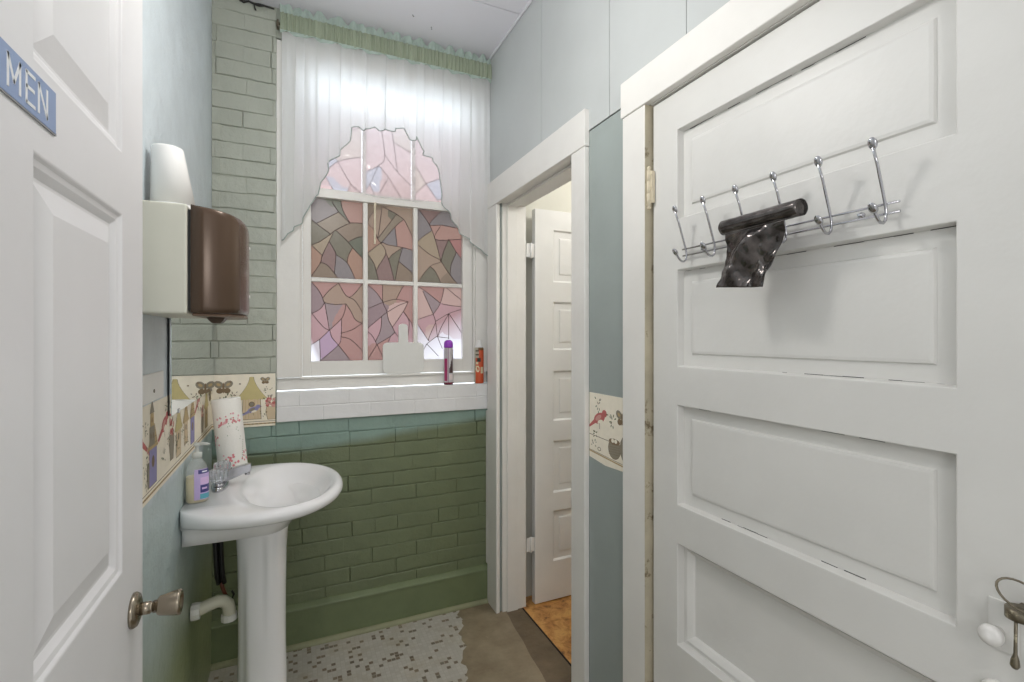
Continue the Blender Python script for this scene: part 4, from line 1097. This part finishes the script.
# ---------------------------------------------------------------- curtain
CU = thing('curtain', 'white voile valance with sage gathered header and swagged hem over the window', 'curtain', (.45, 2.37, 1.83))
HB = [(-.045, 1.828), (-.041, 1.826), (-.02, 1.858), (.0, 1.882), (.028, 1.909), (.05, 1.945), (.070, 1.999), (.09, 2.03), (.112, 2.055), (.117, 2.109), (.135, 2.155), (.155, 2.193), (.178, 2.23), (.199, 2.26), (.225, 2.295), (.243, 2.323), (.249, 2.36), (.254, 2.381), (.279, 2.390), (.297, 2.375), (.325, 2.388), (.357, 2.404), (.371, 2.388), (.40, 2.392), (.442, 2.400), (.452, 2.417), (.48, 2.417), (.495, 2.415), (.515, 2.384), (.539, 2.368), (.555, 2.38), (.564, 2.387), (.570, 2.36), (.576, 2.329), (.595, 2.312), (.615, 2.301), (.64, 2.285), (.661, 2.263), (.668, 2.225), (.668, 2.193), (.672, 2.143), (.703, 2.06), (.73, 2.012), (.756, 1.974), (.78, 1.943), (.81, 1.912), (.84, 1.89), (.865, 1.875), (.90, 1.85), (.937, 1.828), (.9485, 1.822)]
ZT = 2.757
xs = []
for (a, za), (c, zc) in zip(HB[:-1], HB[1:]):
    n = max(1, int(abs(c-a)/.003))
    for i in range(n): xs.append((a+(c-a)*i/n, za+(zc-za)*i/n))
xs.append(HB[-1])
def fold_phase(x): return x*64+1.9*math.sin(x*11)+.8*math.sin(x*23+1)
def fold_amp(x): return .55+.45*math.sin(x*37+2)*math.sin(x*9+.5)
def cpt(x, zb_, v):
    """the cloth doubles back on itself where it is gathered"""
    z = zb_+(ZT-zb_)*v; dn = min(1, (ZT-z)/.5); ph = fold_phase(x+.004*math.sin(z*4)); am = fold_amp(x)
    y = (.007+.007*dn)*am*math.sin(ph)+.004*math.sin(x*141+2.1+z)
    if .24 < x < .60: y += .007*math.sin((x-.24)*pi2/.09)
    sx = .0135*am*math.sin(2*ph+.6)*smooth_step(0, .08, x+.045)*smooth_step(0, .08, .9485-x)
    zz_ = z
    return (x+sx, 2.364+max(-.021, min(.021, y)), zz_)
m = MB(); NV = 22; n = len(xs)
ids = [[m.vert(cpt(x, zb_, j/NV)) for j in range(NV+1)] for x, zb_ in xs]
for i in range(n-1):
    for j in range(NV): m.face((ids[i][j], ids[i+1][j], ids[i+1][j+1], ids[i][j+1]), 0, True)
m.build('voile', M_curtain, CU, fix=False)
m = MB(); m.tube([cpt(x, zb_, 0) for x, zb_ in xs[::2]], .0026, 6); m.build('hem', M_hem, CU)
m = MB()
def band(u, v):
    x = -.052+1.0005*u; z = ZT-.004+.078*v
    return (x, 2.352+.0048*math.sin(x*320+2*math.sin(x*31))+.003*math.sin(x*170)-.006*math.sin(v*PI), z+.003*math.sin(x*90)*(1-v))
m.grid(band, 420, 6); m.build('header_band', M_band, CU, fix=False)
m = MB()
def ruff(u, v):
    x = -.052+1.0005*u
    h = .016+.026*abs(math.sin(x*56+1.6*math.sin(x*15)))**.6+.003*math.sin(x*133)
    if u < .03: h = .040
    z = ZT+.074+v*min(h, ZC-.004-ZT-.074)
    return (x, 2.353+.010*math.sin(x*95+1.2*math.sin(x*23))*(v**.6)+.003*math.sin(x*320)*(1-v), z)
m.grid(ruff, 420, 6); m.build('ruffle', M_ruffle, CU, fix=False)
m = MB()
def lip(u, v):
    x = -.052+1.0005*u
    return (x, 2.350+.006*math.sin(x*120+1.1)*v, ZT-.002-v*(.013+.006*math.sin(x*61)))
m.grid(lip, 300, 3); m.build('lower_ruffle', M_ruffle, CU, fix=False)
RD = MB(); RD.tube([(-.064, 2.3825, 2.795), (XR-.004, 2.3825, 2.795)], .006, 12)
RDo = thing('curtain_rod', 'thin metal rod inside the curtain header at the window top', 'curtain rod', (.45, 2.3825, 2.795))
RD.build('rod', M_iron, RDo)
m = MB(); m.box(-.066, -.058, 2.376, 2.411, 2.78, 2.81); m.build('bracket', M_iron, RDo)
# clear plastic sheet sagging over the meeting rail
m = MB()
def sheet(u, v):
    x = .085+.73*u; z = 2.098+.40*v
    n_ = noise.fractal(Vector((x*7, z*9, 2)), 1.0, 2.0, 4); w_ = noise.noise((x*3+z*5, z*16, 6))
    y = 2.433+.006*n_+.006*w_*(1-v)
    z += (.018*math.sin(x*9+.5)+.012*n_)*(1-v)**2
    return (x, min(y, 2.4395), max(z, 2.088))
m.grid(sheet, 80, 50)
tag(m.build('plastic_sheet', M_plastic, fix=False), 'crumpled clear plastic sheet hung over the upper window sash', 'plastic sheet')
# cable along the ceiling edge at the brick pier
m = MB(); m.tube([(XL+.10+.02*i, YB-.012+.004*math.sin(i*2.1), ZC-.012-.006*abs(math.sin(i*1.7))) for i in range(0, 8)], [.004, .006, .004, .0045, .007, .004, .004, .003], 8)
m.tube([(-.155, YB-.012, ZC-.02), (-.152, YB-.013, ZC-.036), (-.148, YB-.012, ZC-.044)], .003, 6)
tag(m.build('cable', M_black_plastic), 'dark cable end along the ceiling edge above the brick pier', 'cable')

# ---------------------------------------------------------------- coat rack on the near right door
CR = thing('coat_rack', 'chrome wire coat rack with six double hooks on the right door', 'coat rack', (X2, .73, 1.60))
for z, x in ((1.6335, .9485), (1.6165, .9500)):
    m = MB(); m.tube([(x, .478, z), (x, .985, z)], .0021, 10); m.build('wire', M_chrome, CR)
for i in range(6):
    y = .497+i*(.967-.497)/5
    m = MB()
    x0 = .905
    pts = [(x0, y, 1.728), (.918, y, 1.70), (.934, y, 1.655), (.9435, y, 1.628), (.945, y, 1.614), (.9425, y, 1.604), (.936, y, 1.5985), (.928, y, 1.5985), (.921, y, 1.603), (.914, y, 1.611), (.908, y, 1.619)]
    m.tube(pts, .0026, 10)
    hk = m.build('hook', M_chrome, CR)
    for (cx, cz, an) in ((x0, 1.732, -22), (.906, 1.621, -38)):
        m = MB(); m.sphere((0, 0, 0), (.0045, .0078, .0108), 14, 8)
        R_ = Matrix.Rotation(math.radians(an), 3, 'Y')
        m.v = [tuple((R_ @ Vector(v))+Vector((cx, y, cz))) for v in m.v]
        m.build('tip', M_chrome, hk)
for y in (.545, .92):
    m = MB(); m.lathe([(.006, 0), (.006, -.003), (.0028, -.004), (.0028, -.0112)], (X2, y, 1.625), 'x', 14); m.build('standoff', M_chrome, CR)

def bagmat():
    m_, N, b_ = base_mat('black_bag_film')
    v = coord(N)
    N.link(ramp(N, nz(N, v, 30, 5), [(.35, lin((62, 58, 56))), (.7, lin((120, 114, 112)))]), b_.inputs['Base Color'])
    b_.inputs['Roughness'].default_value = .17; b_.inputs['Specular IOR Level'].default_value = 1.0; b_.inputs['Metallic'].default_value = .8
    w_ = N.new('ShaderNodeTexNoise'); w_.inputs['Scale'].default_value = 22; w_.inputs['Detail'].default_value = 3; w_.inputs['Distortion'].default_value = .6
    N.link(v, w_.inputs['Vector']); bump(N, b_, w_.outputs['Fac'], .3, .004); return m_
M_bag = bagmat()
BG = thing('trash_bag_roll', 'black plastic bag roll resting on the coat rack hooks', 'trash bag roll', (.897, .70, 1.60))
m = MB(); A0, A1 = Vector((.890, .797, 1.6470)), Vector((.886, .610, 1.6490))
rings = []
for i in range(25):
    t_ = i/24; c = A0.lerp(A1, t_); ring = []
    for j in range(28):
        a = j*pi2/28; r = .0172*(1+.05*noise.noise((t_*9, math.cos(a)*1.5, math.sin(a)*1.5))+.04*math.cos(2*a))
        ring.append((c.x+r*math.cos(a), c.y, c.z+r*math.sin(a)))
    rings.append(ring)
def inner(ring, c, k, dy): return [(c.x+(p[0]-c.x)*k, p[1]+dy, c.z+(p[2]-c.z)*k) for p in ring]
rings = [inner(rings[0], A0, .35, .0), inner(rings[0], A0, .45, -.006)]+rings+[inner(rings[-1], A1, .45, .006), inner(rings[-1], A1, .35, .0)]
rings = [rings[1]]+rings[2:-2]+[rings[-2]]
m.loft(rings); m.build('roll', M_bag, BG)
TL, TRr, BR, BLf = Vector((.882, .785, 1.6305)), Vector((.880, .640, 1.6325)), Vector((.884, .690, 1.503)), Vector((.880, .804, 1.512))
m = MB()
def bag(u, v):
    p = TL.lerp(TRr, u).lerp(BLf.lerp(BR, u), v)
    n1 = noise.fractal(Vector((u*2.6+v*1.2, v*2.0-u, .3)), 1.0, 2.0, 3); n2 = noise.noise((u*6-v*4, v*3, 5))
    k = smooth_step(0, .2, v)
    p.x += k*(.011*n1+.004*n2+.009*math.sin(u*7+v*3.5))
    p.y += k*.006*n2
    p.x = min(p.x, .897)
    return p
m.grid(bag, 40, 40)
o = m.build('loose_bag', M_bag, BG, fix=False)
s_ = o.modifiers.new('thick', 'SOLIDIFY'); s_.thickness = .0006

# ---------------------------------------------------------------- light
wd = bpy.data.worlds.new('World'); SC.world = wd; wd.use_nodes = True
N = Nodes(wd); bg = N.n['Background']
tc = N.new('ShaderNodeTexCoord'); sp = N.new('ShaderNodeSeparateXYZ'); N.link(tc.outputs['Generated'], sp.inputs[0])
f = math_(N, 'MULTIPLY', math_(N, 'ADD', sp.outputs['Y'], .25), 2.0, True)
# bright cool sky on the window side, dimmer neutral hallway on the camera side
col = mix(N, f, (.70, .70, .70, 1), (2.95, 3.3, 3.6, 1))
N.link(col, bg.inputs['Color']); bg.inputs['Strength'].default_value = 1.0
def point(name, loc, power, r, c):
    l = bpy.data.lights.new(name, 'POINT'); l.energy = power; l.shadow_soft_size = r; l.color = c
    o = bpy.data.objects.new(name, l); COL.objects.link(o); o.location = loc; return o
point('ceiling_lamp', (.22, 1.12, 2.30), 13.5, .09, (1.0, .97, .93))
point('hallway_fill', (.10, -.95, 1.75), 19, .22, (1.0, .985, .96))  # unseen fill light added behind the camera to brighten the right door
point('next_room_lamp', (1.7, 1.6, 2.35), 11, .10, (1.0, .97, .92))

# ---------------------------------------------------------------- camera
cam = bpy.data.cameras.new('camera'); cam.sensor_width = 36; cam.lens = 482/1024*36; cam.shift_y = -4/1024; cam.clip_start = .02
co = bpy.data.objects.new('camera', cam); COL.objects.link(co)
co.location = (0, 0, 1.40); co.rotation_euler = (PI/2, 0, -math.radians(24.43))
SC.camera = co
SC.view_settings.view_transform = 'Standard'; SC.view_settings.look = 'None'
SC.view_settings.exposure = .1; SC.view_settings.gamma = 1; SC.view_settings.use_curve_mapping = False
